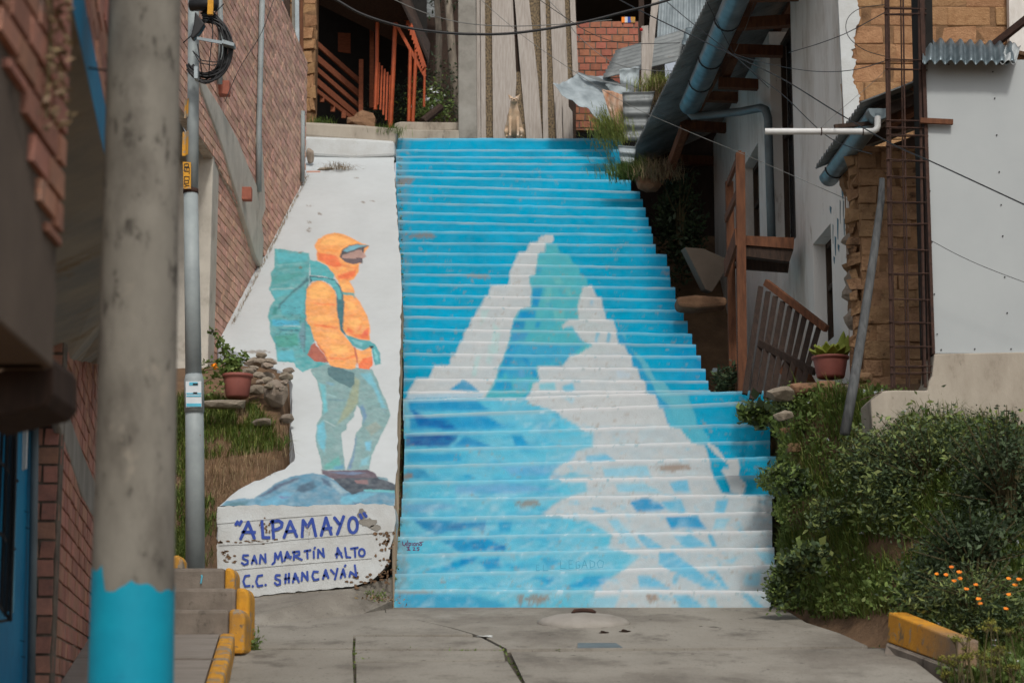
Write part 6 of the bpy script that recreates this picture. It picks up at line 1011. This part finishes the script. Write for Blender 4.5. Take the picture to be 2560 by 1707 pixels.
stone(668, 940, 20.6, .08, 4, m_rock, 'small greyish stone behind the large pale stone', (1.2, .8, .6))
stone(560, 1010, 19.6, .15, 5, m_rock, 'flat grey stone under the left flower pot', (1.8, .8, .35))
stone(655, 1055, 19.7, .09, 6, m_rock, 'small grey stone below the large pale stone', (1.3, .8, .6))
stone(717, 1045, 19.9, .1, 16, m_rock, 'low grey stone wedged against the ramp side', (.8, .8, .6))
for i, (x, y, Y, r, m, lab) in enumerate(((1950, 985, 18.5, .14, m_rock, 'grey stone capping the bank nearest the blue steps'), (2000, 975, 18.6, .13, m_rockb, 'brown stone second from the steps on the bank top'), (2062, 968, 18.6, .14, m_rockb, 'brown stone right under the succulent pot'), (2122, 975, 18.3, .11, m_rock, 'pale stone beside the foot of the leaning pole'), (2160, 945, 18.2, .1, m_rockb, 'brown lump at the base of the adobe pier'), (2172, 990, 17.6, .12, m_rock, 'rough stone touching the left end of the plinth'), (1975, 1080, 18.0, .12, m_rockb, 'reddish stone half buried on the upper bank'), (1990, 1120, 17.9, .11, m_rockb, 'tan stone below the reddish one on the bank'), (2000, 1215, 17.2, .09, m_rock, 'pale slanted flat stone in the middle of the bank'), (1960, 1040, 18.3, .1, m_rock, 'small grey stone left of the reddish one'), (1985, 1004, 18.2, .1, m_rockb, 'brown stone below the grey capping stone'))):
    d_ = ray(x, y); Y = next((q for q in np.arange(14, 21, .02) if (CC + d_ * (q / d_[1]))[2] <= terrain_z(*(CC + d_ * (q / d_[1]))[:2])), Y); stone(x, y, Y, r * .85, 20 + i, m, lab, (1.2, .9, .7) if i != 8 else (1.7, .6, .35))
stone(1620, 455, 27.3, .2, 40, m_rockb, 'tan boulder under the grass at the right of the upper stairs', (1.1, .9, .8))
b = MB(); p = at(783, 437, 28.2); b.box((p[0] - .1, p[1], p[2] - .06), (p[0] + .1, p[1] + .2, p[2] + .06)); tag(b.build('brick', m_brick, bevel=.008), 'loose orange brick at the upper left corner of the ramp', 'brick')
for x, y, Y, r, lab in ((775, 390, 28.5, .1, 'dark upright shard against the brick house end'), (815, 424, 28.35, .07, 'low grey rubble lump lying beside the loose brick')):
    stone(x, y, Y, r, int(x), m_rock, lab, (.6, .6, 1.6) if x < 800 else (2.2, 1.4, .5))
rq = random.Random(17)
for k in range(22):
    x, y = rq.uniform(612, 722), 0; y = 880 + (x - 612) * .45 + rq.uniform(-14, 60)
    stone(x, y, 20.9 - (y - 880) * .012, rq.uniform(.03, .065), 300 + k, m_rock, 'small pale rubble stone packed into the bank between the flower pot and the ramp', (1.2, .9, .7), 'small rubble stones beside the flower pot')
def tuft(name, x, y, Y, n, h, w, m, seed, label, spread=(.15, .15, .03), lean=.7, down=None, cat='grass tuft'):
    r = np.random.default_rng(seed); c = at(x, y, Y); P = c + r.normal(0, 1, (n, 3)) * np.array(spread); h_ = r.uniform(.5, 1.1, n) * h
    o = blades(name, P, h_, np.full(n, w), m, None, r, lean, down, org=c); tag(o, label, cat, 'grass tufts at the stair top'); return o
tuft('grass_tuft', 1534, 340, 28.2, 700, .2, .008, m_gr2, 1, 'big drooping grass tuft hanging over the top right of the stairs', (.14, .12, .14), .9, (-.35, -.5, -.15))
tuft('grass_tuft', 1512, 325, 28.3, 380, .2, .008, m_gr2, 11, 'upper wispy grass clump under the rusty sheet', (.1, .1, .1), .9, (-.4, -.4, 0))
tuft('grass_tuft', 1655, 224, 28.6, 900, .22, .008, m_gr2, 2, 'bright grass tuft growing behind the upright weathered post', (.17, .1, .06), .5)
tuft('dry_grass', 1655, 255, 28.6, 600, .36, .008, m_dry, 3, 'dry hanging straw below the bright tuft by the post', (.14, .1, .1), .8, (0, -.6, -.3))
tuft('grass_tuft', 1572, 440, 27.2, 700, .28, .007, m_gr, 4, 'low dark grass tuft on the right edge of the upper steps', (.17, .1, .04), .9, (-.4, -.3, 0))
tuft('dry_grass', 1640, 440, 27.1, 700, .26, .007, m_dry, 5, 'dry brown grass on the tan boulder', (.16, .1, .05), .8)
tuft('grass_tuft', 973, 338, 29.4, 420, .2, .006, m_gr, 6, 'small green tuft where the ramp meets the top step', (.11, .08, .02), .7)
tuft('grass_tuft', 800, 310, 30.0, 260, .12, .006, m_gr, 7, 'short grass at the top left end of the ramp', (.12, .08, .02), .7)
tuft('grass_tuft', 850, 425, 28.3, 200, .12, .006, m_dry, 8, 'flattened dry grass on the white ramp near its head', (.12, .1, .01), 1.2)
tuft('dry_grass', 765, 1335, 18.32, 8, .1, .004, m_dry, 9, 'few dry stems stuck on the name wall', (.05, .0, .02), .6)
def ground_cover():
    r = np.random.default_rng(77)
    def scatter(n, x0, x1, y0, y1, poly, ok=None):
        X = r.uniform(x0, x1, n); Y = r.uniform(y0, y1, n); Z = terrain_z(X, Y); P = np.stack([X, Y, Z], 1); px, py = proj(P); k = inpoly(poly, px, py)
        if ok is not None: k &= ok(px, py)
        return P[k], px[k], py[k]
    stuff = lambda o: tag(o, None, None, kind='stuff')
    # right bank
    BP = [(1930, 975), (2180, 1000), (2560, 1080), (2700, 1300), (2700, 1800), (2420, 1800), (2300, 1600), (2230, 1540), (2090, 1560), (1975, 1535), (1935, 1490), (1930, 1300), (1935, 1180), (1925, 1040)]
    bare = lambda px, py: ~((((px - 2235) / 75) ** 2 + ((py - 1385) / 30) ** 2) < 1) & ~((((px - 2130) / 110) ** 2 + ((py - 1582) / 22) ** 2) < 1)
    P, px, py = scatter(40000, 2.1, 5.5, 13, 19.3, BP, bare); n = len(P); k = r.random(n) < .75; d = fbm(px / 120, py / 80, 5)
    Pa = P[k & (d > .46)]; stuff(blades('bank_grass', Pa, r.uniform(.08, .26, len(Pa)), r.uniform(.006, .012, len(Pa)), m_gr, None, r, .7, (-.25, -.35, 0)))
    Pb = P[(d > .58)][::3]; stuff(blades('bank_grass_light', Pb, r.uniform(.1, .3, len(Pb)), r.uniform(.006, .01, len(Pb)), m_gr2, None, r, .8, (-.25, -.4, 0)))
    Pc = P[(d <= .54)]; Pc = np.concatenate([Pc + r.normal(0, .03, Pc.shape) + [0, 0, .05], Pc[::2] + r.normal(0, .03, Pc[::2].shape) + [-.03, -.03, .11]]); stuff(leaf_mesh('bank_weeds', Pc, r.uniform(.025, .07, len(Pc)), m_lf2, None, r, .4, .6))
    Pd = P[::9]; stuff(blades('bank_straw', Pd, r.uniform(.06, .2, len(Pd)), np.full(len(Pd), .005), m_dry, None, r, 1.1, (-.2, -.3, 0)))
    Pe = P[::120] + [0, -.03, .16]; V = np.concatenate([make_leafV(np.repeat(Pe[:60], 4, 0), np.full(240, .022), r, .2, .7)]); stuff(quads('tiny_white_blooms', V, m_paper))
    n = 5200; y = r.uniform(985, 1525, n); xe = np.interp(y, [985, 1010, 1040, 1090, 1110, 1180, 1200, 1250, 1300, 1420, 1525], [1925, 1905, 1890, 1900, 1935, 1900, 1870, 1905, 1920, 1925, 1925]); x = xe + 30 + np.abs(r.normal(0, 26, n)) + 10 * np.sin(y / 13.); Yr = np.interp(y, [977, 1082, 1203, 1340, 1521], [21.6, 20.7, 19.8, 18.9, 18.35]) - r.uniform(.02, .5, n)
    Pw = np.stack([at(a, b_, c_) for a, b_, c_ in zip(x, y, Yr)]); Pw = Pw[(Pw[:, 2] > street_z(Pw[:, 1]) + .03)]; stuff(leaf_mesh('edge_weeds', Pw[:3400], r.uniform(.025, .065, len(Pw[:3400])), m_lf2, None, r, .3, .6)); stuff(blades('edge_grass', Pw[3400:], r.uniform(.06, .2, len(Pw[3400:])), np.full(len(Pw[3400:]), .007), m_gr, None, r, .8, (-.3, -.4, 0)))
    n = 15000; x = r.uniform(1935, 2570, n); y = r.uniform(985, 1560, n); k = inpoly(BP, x, y) & bare(x, y); x = x[k]; y = y[k]; D = rt * ((x - 1280) / F_PX)[:, None] + up * ((853.5 - y) / F_PX)[:, None] + fw; hit = np.full(len(x), np.nan)
    for Yq in np.arange(13.2, 20, .05):
        Q = CC + D * (Yq / D[:, 1])[:, None]; m_ = np.isnan(hit) & (Q[:, 2] <= terrain_z(Q[:, 0], Q[:, 1])); hit[m_] = Yq
    k = ~np.isnan(hit); x = x[k]; y = y[k]; P = CC + D[k] * (hit[k] / D[k][:, 1])[:, None]; d = fbm(x / 70, y / 55, 15)
    k = (d > .5) | ((y > 1300) & (d > .4)); Pa = P[k]; stuff(blades('bank_grass', Pa, r.uniform(.1, .3, len(Pa)), r.uniform(.006, .011, len(Pa)), m_gr, None, r, .9, (-.2, -.5, -.05))); Pb = P[k][::3]; stuff(blades('bank_grass', Pb, r.uniform(.1, .28, len(Pb)), np.full(len(Pb), .007), m_gr2, None, r, .9, (-.2, -.5, -.05)))
    Pc = P[~k]; Pc = np.concatenate([Pc, Pc + r.normal(0, .03, Pc.shape) + [0, -.04, .04]]); stuff(leaf_mesh('bank_weeds', Pc, r.uniform(.022, .06, len(Pc)), m_lf2, None, r, .3, .6)); Pd = P[::12]; stuff(blades('bank_straw', Pd, r.uniform(.06, .2, len(Pd)), np.full(len(Pd), .005), m_dry, None, r, 1.1, (-.2, -.4, 0)))
    # left bank
    LP = [(425, 1000), (470, 990), (560, 1000), (640, 1020), (735, 1110), (735, 1175), (620, 1210), (545, 1270), (540, 1420), (425, 1420), (420, 1150)]
    P, px, py = scatter(46000, -3.9, -1.9, 16.2, 20.6, LP); g = ((py < 1160 - (px - 430) * .12) & (fbm(px / 50, py / 40, 8) > .4)) | ((px < 540) & (py > 1250) & (fbm(px / 40, py / 40, 9) > .4)) | ((px < 490) & (fbm(px / 40, py / 40, 9) > .35))
    Pa = P[g]; stuff(blades('bank_grass', Pa, r.uniform(.04, .14, len(Pa)), r.uniform(.005, .009, len(Pa)), m_gr, None, r, 1.1, (.1, -.4, 0)))
    Pb = P[g][::3]; stuff(blades('bank_grass_light', Pb, r.uniform(.05, .18, len(Pb)), np.full(len(Pb), .006), m_gr2, None, r, 1.1, (.1, -.45, 0)))
    Pd = P[~g][::4]; stuff(blades('bank_straw', Pd, r.uniform(.06, .22, len(Pd)), np.full(len(Pd), .0045), m_dry, None, r, 1.3, (.1, -.5, -.2)))
    # fringe along the brick house foot and cracks of the stairs
    t = r.uniform(22.6, 28, 500); P = np.stack([CX(t) + .03 + r.random(500) * .03, t, ramp_z(t) + .0], 1); stuff(blades('wall_foot_straw', P, r.uniform(.03, .1, 500), np.full(500, .004), m_dry, None, r, .9))
    yy = r.uniform(18.6, 29, 420); X = np.interp(yy, [18.5, 20, 24, 29], [-1.06, -1.1, -1.31, -1.65]) + r.normal(0, .012, 420); P = np.stack([X, yy, .667 * (yy - 18.5) + .12], 1); stuff(leaf_mesh('gap_weeds', P, r.uniform(.015, .04, 420), m_lf2, None, r, .5, .5))
    P = at(890, 1500, 18.3) + r.normal(0, 1, (380, 3)) * np.array([.2, .08, .015]); stuff(leaf_mesh('dry_litter', P, r.uniform(.02, .05, 380), m_dry, None, r, .2, .4))
    P = at(940, 1490, 18.35) + r.normal(0, 1, (120, 3)) * np.array([.05, .06, .03]); stuff(leaf_mesh('corner_weeds', P, r.uniform(.02, .04, 120), m_lf2, None, r, .4, .5))
    P = st_pt(630, 1625, .03) + np.abs(r.normal(0, 1, (90, 3))) * np.array([.03, .05, .06]); stuff(leaf_mesh('kerb_weed', P, r.uniform(.02, .045, 90), m_lf2, None, r, .5, .5))
ground_cover()
def shrub(name, c, rad, n, size, mats, seed, label, lobes=14, sprigs=30, up=.35, w=.42, cat='shrub', top=0.):
    r = np.random.default_rng(seed); c = np.array(c, float); rad = np.array(rad, float); t = thing(name, c - [0, 0, rad[2]], label, cat); P = []
    if cat == 'shrub': t['group'] = 'shrubs along the stairs and bank'
    for _ in range(lobes):
        d = r.normal(0, 1, 3); d /= np.linalg.norm(d); q = c + d * rad * r.uniform(.45, .8); m = n // lobes; P.append(q + r.normal(0, 1, (m, 3)) * rad * r.uniform(.16, .3))
    b = MB()
    for _ in range(sprigs):
        d = r.normal(0, 1, 3); d[2] = abs(d[2]) + .3; d /= np.linalg.norm(d); a = c + d * rad * .6; e = c + d * rad * r.uniform(1.0, 1.3) + [0, 0, top]; b.tube([c - [0, 0, rad[2] * .8], (a + c) / 2, a, e], [.012, .009, .006, .003], 5)
        P.append(a + (e - a) * r.random((22, 1)) + r.normal(0, size * .5, (22, 3)))
    b.build('stems', m_stem, t); P = np.concatenate(P); gz = terrain_z(P[:, 0], P[:, 1]); P = P[P[:, 2] > gz + .01]
    k = r.random(len(P)) < .75; leaf_mesh('foliage', P[k], r.uniform(.6, 1.25, k.sum()) * size, mats[0], t, r, up, w); leaf_mesh('lighter_leaves', P[~k], r.uniform(.8, 1.9, (~k).sum()) * size, mats[1] if mats[1] is not m_lf2 else m_lf4, t, r, up, w); return t
shrub('shrub', at(2330, 1210, 16.3), (.62, .45, .52), 9000, .042, (m_lf, m_lf2), 1, 'tall dark leafy shrub in front of the stained plinth', 18, 46)
shrub('shrub', at(2520, 1260, 15.6), (.5, .5, .62), 9000, .042, (m_lf3, m_lf), 2, 'very dark dense shrub cut by the right edge of the frame', 18, 40)
shrub('shrub', at(2190, 1150, 16.9), (.3, .3, .28), 2400, .038, (m_lf, m_lf2), 3, 'lower shrub under the left end of the plinth', 12, 26)
shrub('shrub', at(2430, 1420, 15.0), (.55, .4, .4), 6000, .042, (m_lf3, m_lf), 4, 'dark low shrub above the marigolds', 14, 24)
shrub('shrub', at(1968, 1205, 17.9), (.2, .22, .14), 1500, .045, (m_lf2, m_lf), 5, 'small leafy shrub overlapping the right end of the pale steps', 8, 16, .3, .6)
shrub('shrub', at(1895, 1040, 19.8), (.16, .15, .1), 420, .07, (m_lf2, m_lf), 6, 'broad leaved creeper reaching over the deep blue steps', 6, 8, .2, .8)
shrub('shrub', at(2012, 1400, 17.0), (.2, .2, .12), 700, .055, (m_lf, m_lf2), 7, 'broad leaved weed clump low on the bank near the stairs', 8, 12, .3, .7)
shrub('shrub', at(1972, 1462, 17.2), (.17, .16, .2), 1200, .04, (m_lf2, m_lf), 8, 'green creeper at the lower right corner of the stairs', 8, 10, .3, .6)
shrub('shrub', at(1985, 1010, 18.6), (.2, .15, .12), 1300, .035, (m_lf, m_lf2), 9, 'small round bush on the bank top beside the capping stone', 8, 10)
shrub('shrub', at(1822, 955, 22.3), (.16, .2, .2), 700, .05, (m_lf3, m_lf), 10, 'dark undergrowth in the gap below the tilted slab', 8, 10)
shrub('shrub', at(2060, 1290, 17.1), (.2, .2, .13), 900, .04, (m_lf, m_lf2), 12, 'greyish leafy clump in the middle of the bank', 10, 16)
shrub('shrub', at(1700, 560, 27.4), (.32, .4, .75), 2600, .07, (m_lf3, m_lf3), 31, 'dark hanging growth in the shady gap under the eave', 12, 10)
t = shrub('marigold', at(2440, 1500, 14.4), (.42, .3, .26), 5200, .04, (m_lf, m_lf2), 11, 'dark marigold bush with bright orange flowers above the yellow kerb', 12, 26, .4, .3, 'flower bush')
R1 = np.random.default_rng(5)
for x, y in ((2378, 1417), (2366, 1437), (2386, 1452), (2440, 1461), (2416, 1472), (2398, 1430), (2522, 1446), (2548, 1448), (2538, 1462), (2446, 1497), (2450, 1508), (2516, 1521), (2522, 1486), (2342, 1434), (2400, 1446)):
    p = at(x, y, 14.02 + R1.uniform(-.05, .05)); b = MB()
    for k in range(9):
        a = 2 * math.pi * k / 9; d = np.array([math.cos(a), .5 * math.sin(a), .55 * math.sin(a) + .25]); s_ = np.cross(d, [0, -1, .4]); s_ /= np.linalg.norm(s_); L_ = R1.uniform(.011, .021)
        b.add([p, p + d * L_ * .6 + s_ * .009, p + d * L_, p + d * L_ * .6 - s_ * .009], [(0, 1, 2, 3)])
    b.build('flower', m_flow, t)
t = thing('umbel_weed', at(2450, 1707, 13.2), 'tall weed with yellowish flat flower heads at the lower right corner', 'weed'); b = MB(); P = []
for k in range(34):
    x = R1.uniform(2350, 2560); y = R1.uniform(1575, 1700) - (x > 2400) * 20; e = at(x, y, R1.uniform(12.7, 13.1)); a = e + np.array([R1.normal(0, .05), 0, -R1.uniform(.3, .45)]); m_ = (a + e) / 2 + [R1.normal(0, .02), 0, .0]
    b.tube([a, m_, e], .0035, 5)
    for q in range(9): s_ = R1.normal(0, .02, 3) * [1, 1, .3]; b.tube([e - [0, 0, .03], e + s_], .0015, 4); P += [e + s_ + R1.normal(0, .005, 3) for _ in range(7)]
b.build('stems', m_stem, t); P = np.array(P); leaf_mesh('flower_heads', P, R1.uniform(.009, .017, len(P)), m_fen, t, R1, .6, .7)
def wire(pts, Ys, r, m, label):
    P = [at(x, y, Ys if not isinstance(Ys, tuple) else Ys[0] + (Ys[1] - Ys[0]) * i / (len(pts) - 1)) for i, (x, y) in enumerate(pts)]
    D = []
    for i in range(len(P) - 1):              # Catmull-Rom
        p0, p1, p2, p3 = P[max(i - 1, 0)], P[i], P[i + 1], P[min(i + 2, len(P) - 1)]
        for q in np.linspace(0, 1, 6, endpoint=False): D.append(.5 * (2 * p1 + (p2 - p0) * q + (2 * p0 - 5 * p1 + 4 * p2 - p3) * q * q + (3 * p1 - p0 - 3 * p2 + p3) * q ** 3))
    D.append(P[-1]); b = MB(); b.tube(D, r, 6); tag(b.build('overhead_wire', m, smooth=True), label, 'wire', 'overhead wires')
wire([(780, -30), (840, 0), (905, 36), (1000, 66), (1090, 80), (1180, 86), (1290, 83), (1440, 60), (1570, 28), (1660, 4), (1760, -30)], 15.0, .0105, m_black, 'thickest black cable sagging across the top of the stairs')
wire([(960, -12), (1060, 32), (1160, 58), (1280, 66), (1420, 60), (1530, 50)], 17, .004, m_wire, 'thin pale wire just above the thickest cable on the left')
wire([(1320, -20), (1410, 42), (1480, 85), (1560, 108), (1700, 108)], 20, .0035, m_black, 'thin dark wire crossing the plank fence toward the corrugated roof')
wire([(1180, -20), (1320, 100), (1540, 245), (1700, 320), (1880, 395), (2120, 500)], (24, 19), .003, m_wire, 'finest pale wire running from the fence to the white house drips')
wire([(1360, -10), (1410, 42), (1450, 95), (1540, 160), (1660, 178), (1740, 165), (1822, 133)], (28, 25), .0045, m_wire, 'twisted pale wire drooping over the brick hut')
wire([(1530, -10), (1610, 32), (1740, 95), (1840, 142), (1960, 200), (2090, 280), (2230, 360), (2330, 405), (2460, 465), (2600, 530)], (21, 14.5), .0058, m_black, 'long black wire descending past the gutter to the right edge')
wire([(1650, -10), (1720, 50), (1835, 140), (1900, 195), (1960, 240), (2060, 335), (2130, 370), (2180, 385)], (22, 17.4), .0045, m_black, 'dark wire crossing the gutter and ending at the small lean-to gutter')
wire([(1760, -10), (1790, 50), (1836, 135), (1880, 180), (1922, 220)], 22, .004, m_black, 'short dark wire dropping behind the gutter to the crossing point')
wire([(1890, -10), (1868, 60), (1838, 130)], 22.5, .004, m_wire, 'pale wire slanting down from the rafters to the crossing point')
wire([(1835, 135), (1900, 155), (2000, 175), (2080, 180), (2150, 172), (2215, 152)], (22, 17.1), .004, m_black, 'loose wire looping from the crossing point to the rebar cage')
wire([(1972, 132), (2040, 112), (2110, 86), (2170, 55), (2215, 30)], (20, 17.1), .004, m_black, 'wavy wire from the white wall up to the rebar cage')
wire([(2215, 12), (2150, 22), (2118, 50), (2120, 90), (2160, 125), (2215, 142)], 17.3, .0035, m_black, 'curled wire loop against the adobe gable')
wire([(2325, 600), (2400, 640), (2480, 675), (2600, 720)], 16.6, .0025, m_black, 'thin wire slanting over the white sheet wall')
wire([(690, -20), (655, 80), (600, 170), (562, 255)], (21.6, 21), .004, m_black, 'thin black wire slanting across the brick house wall')
wire([(172, 148), (205, 165), (240, 173), (285, 178)], 6.9, .004, m_black, 'short blurred cable touching the thick pole at upper left')
wire([(2052, 322), (2090, 285), (2200, 190), (2215, 165)], 17.4, .002, m_wire, 'hair thin tie wire holding up the white drain pipe')
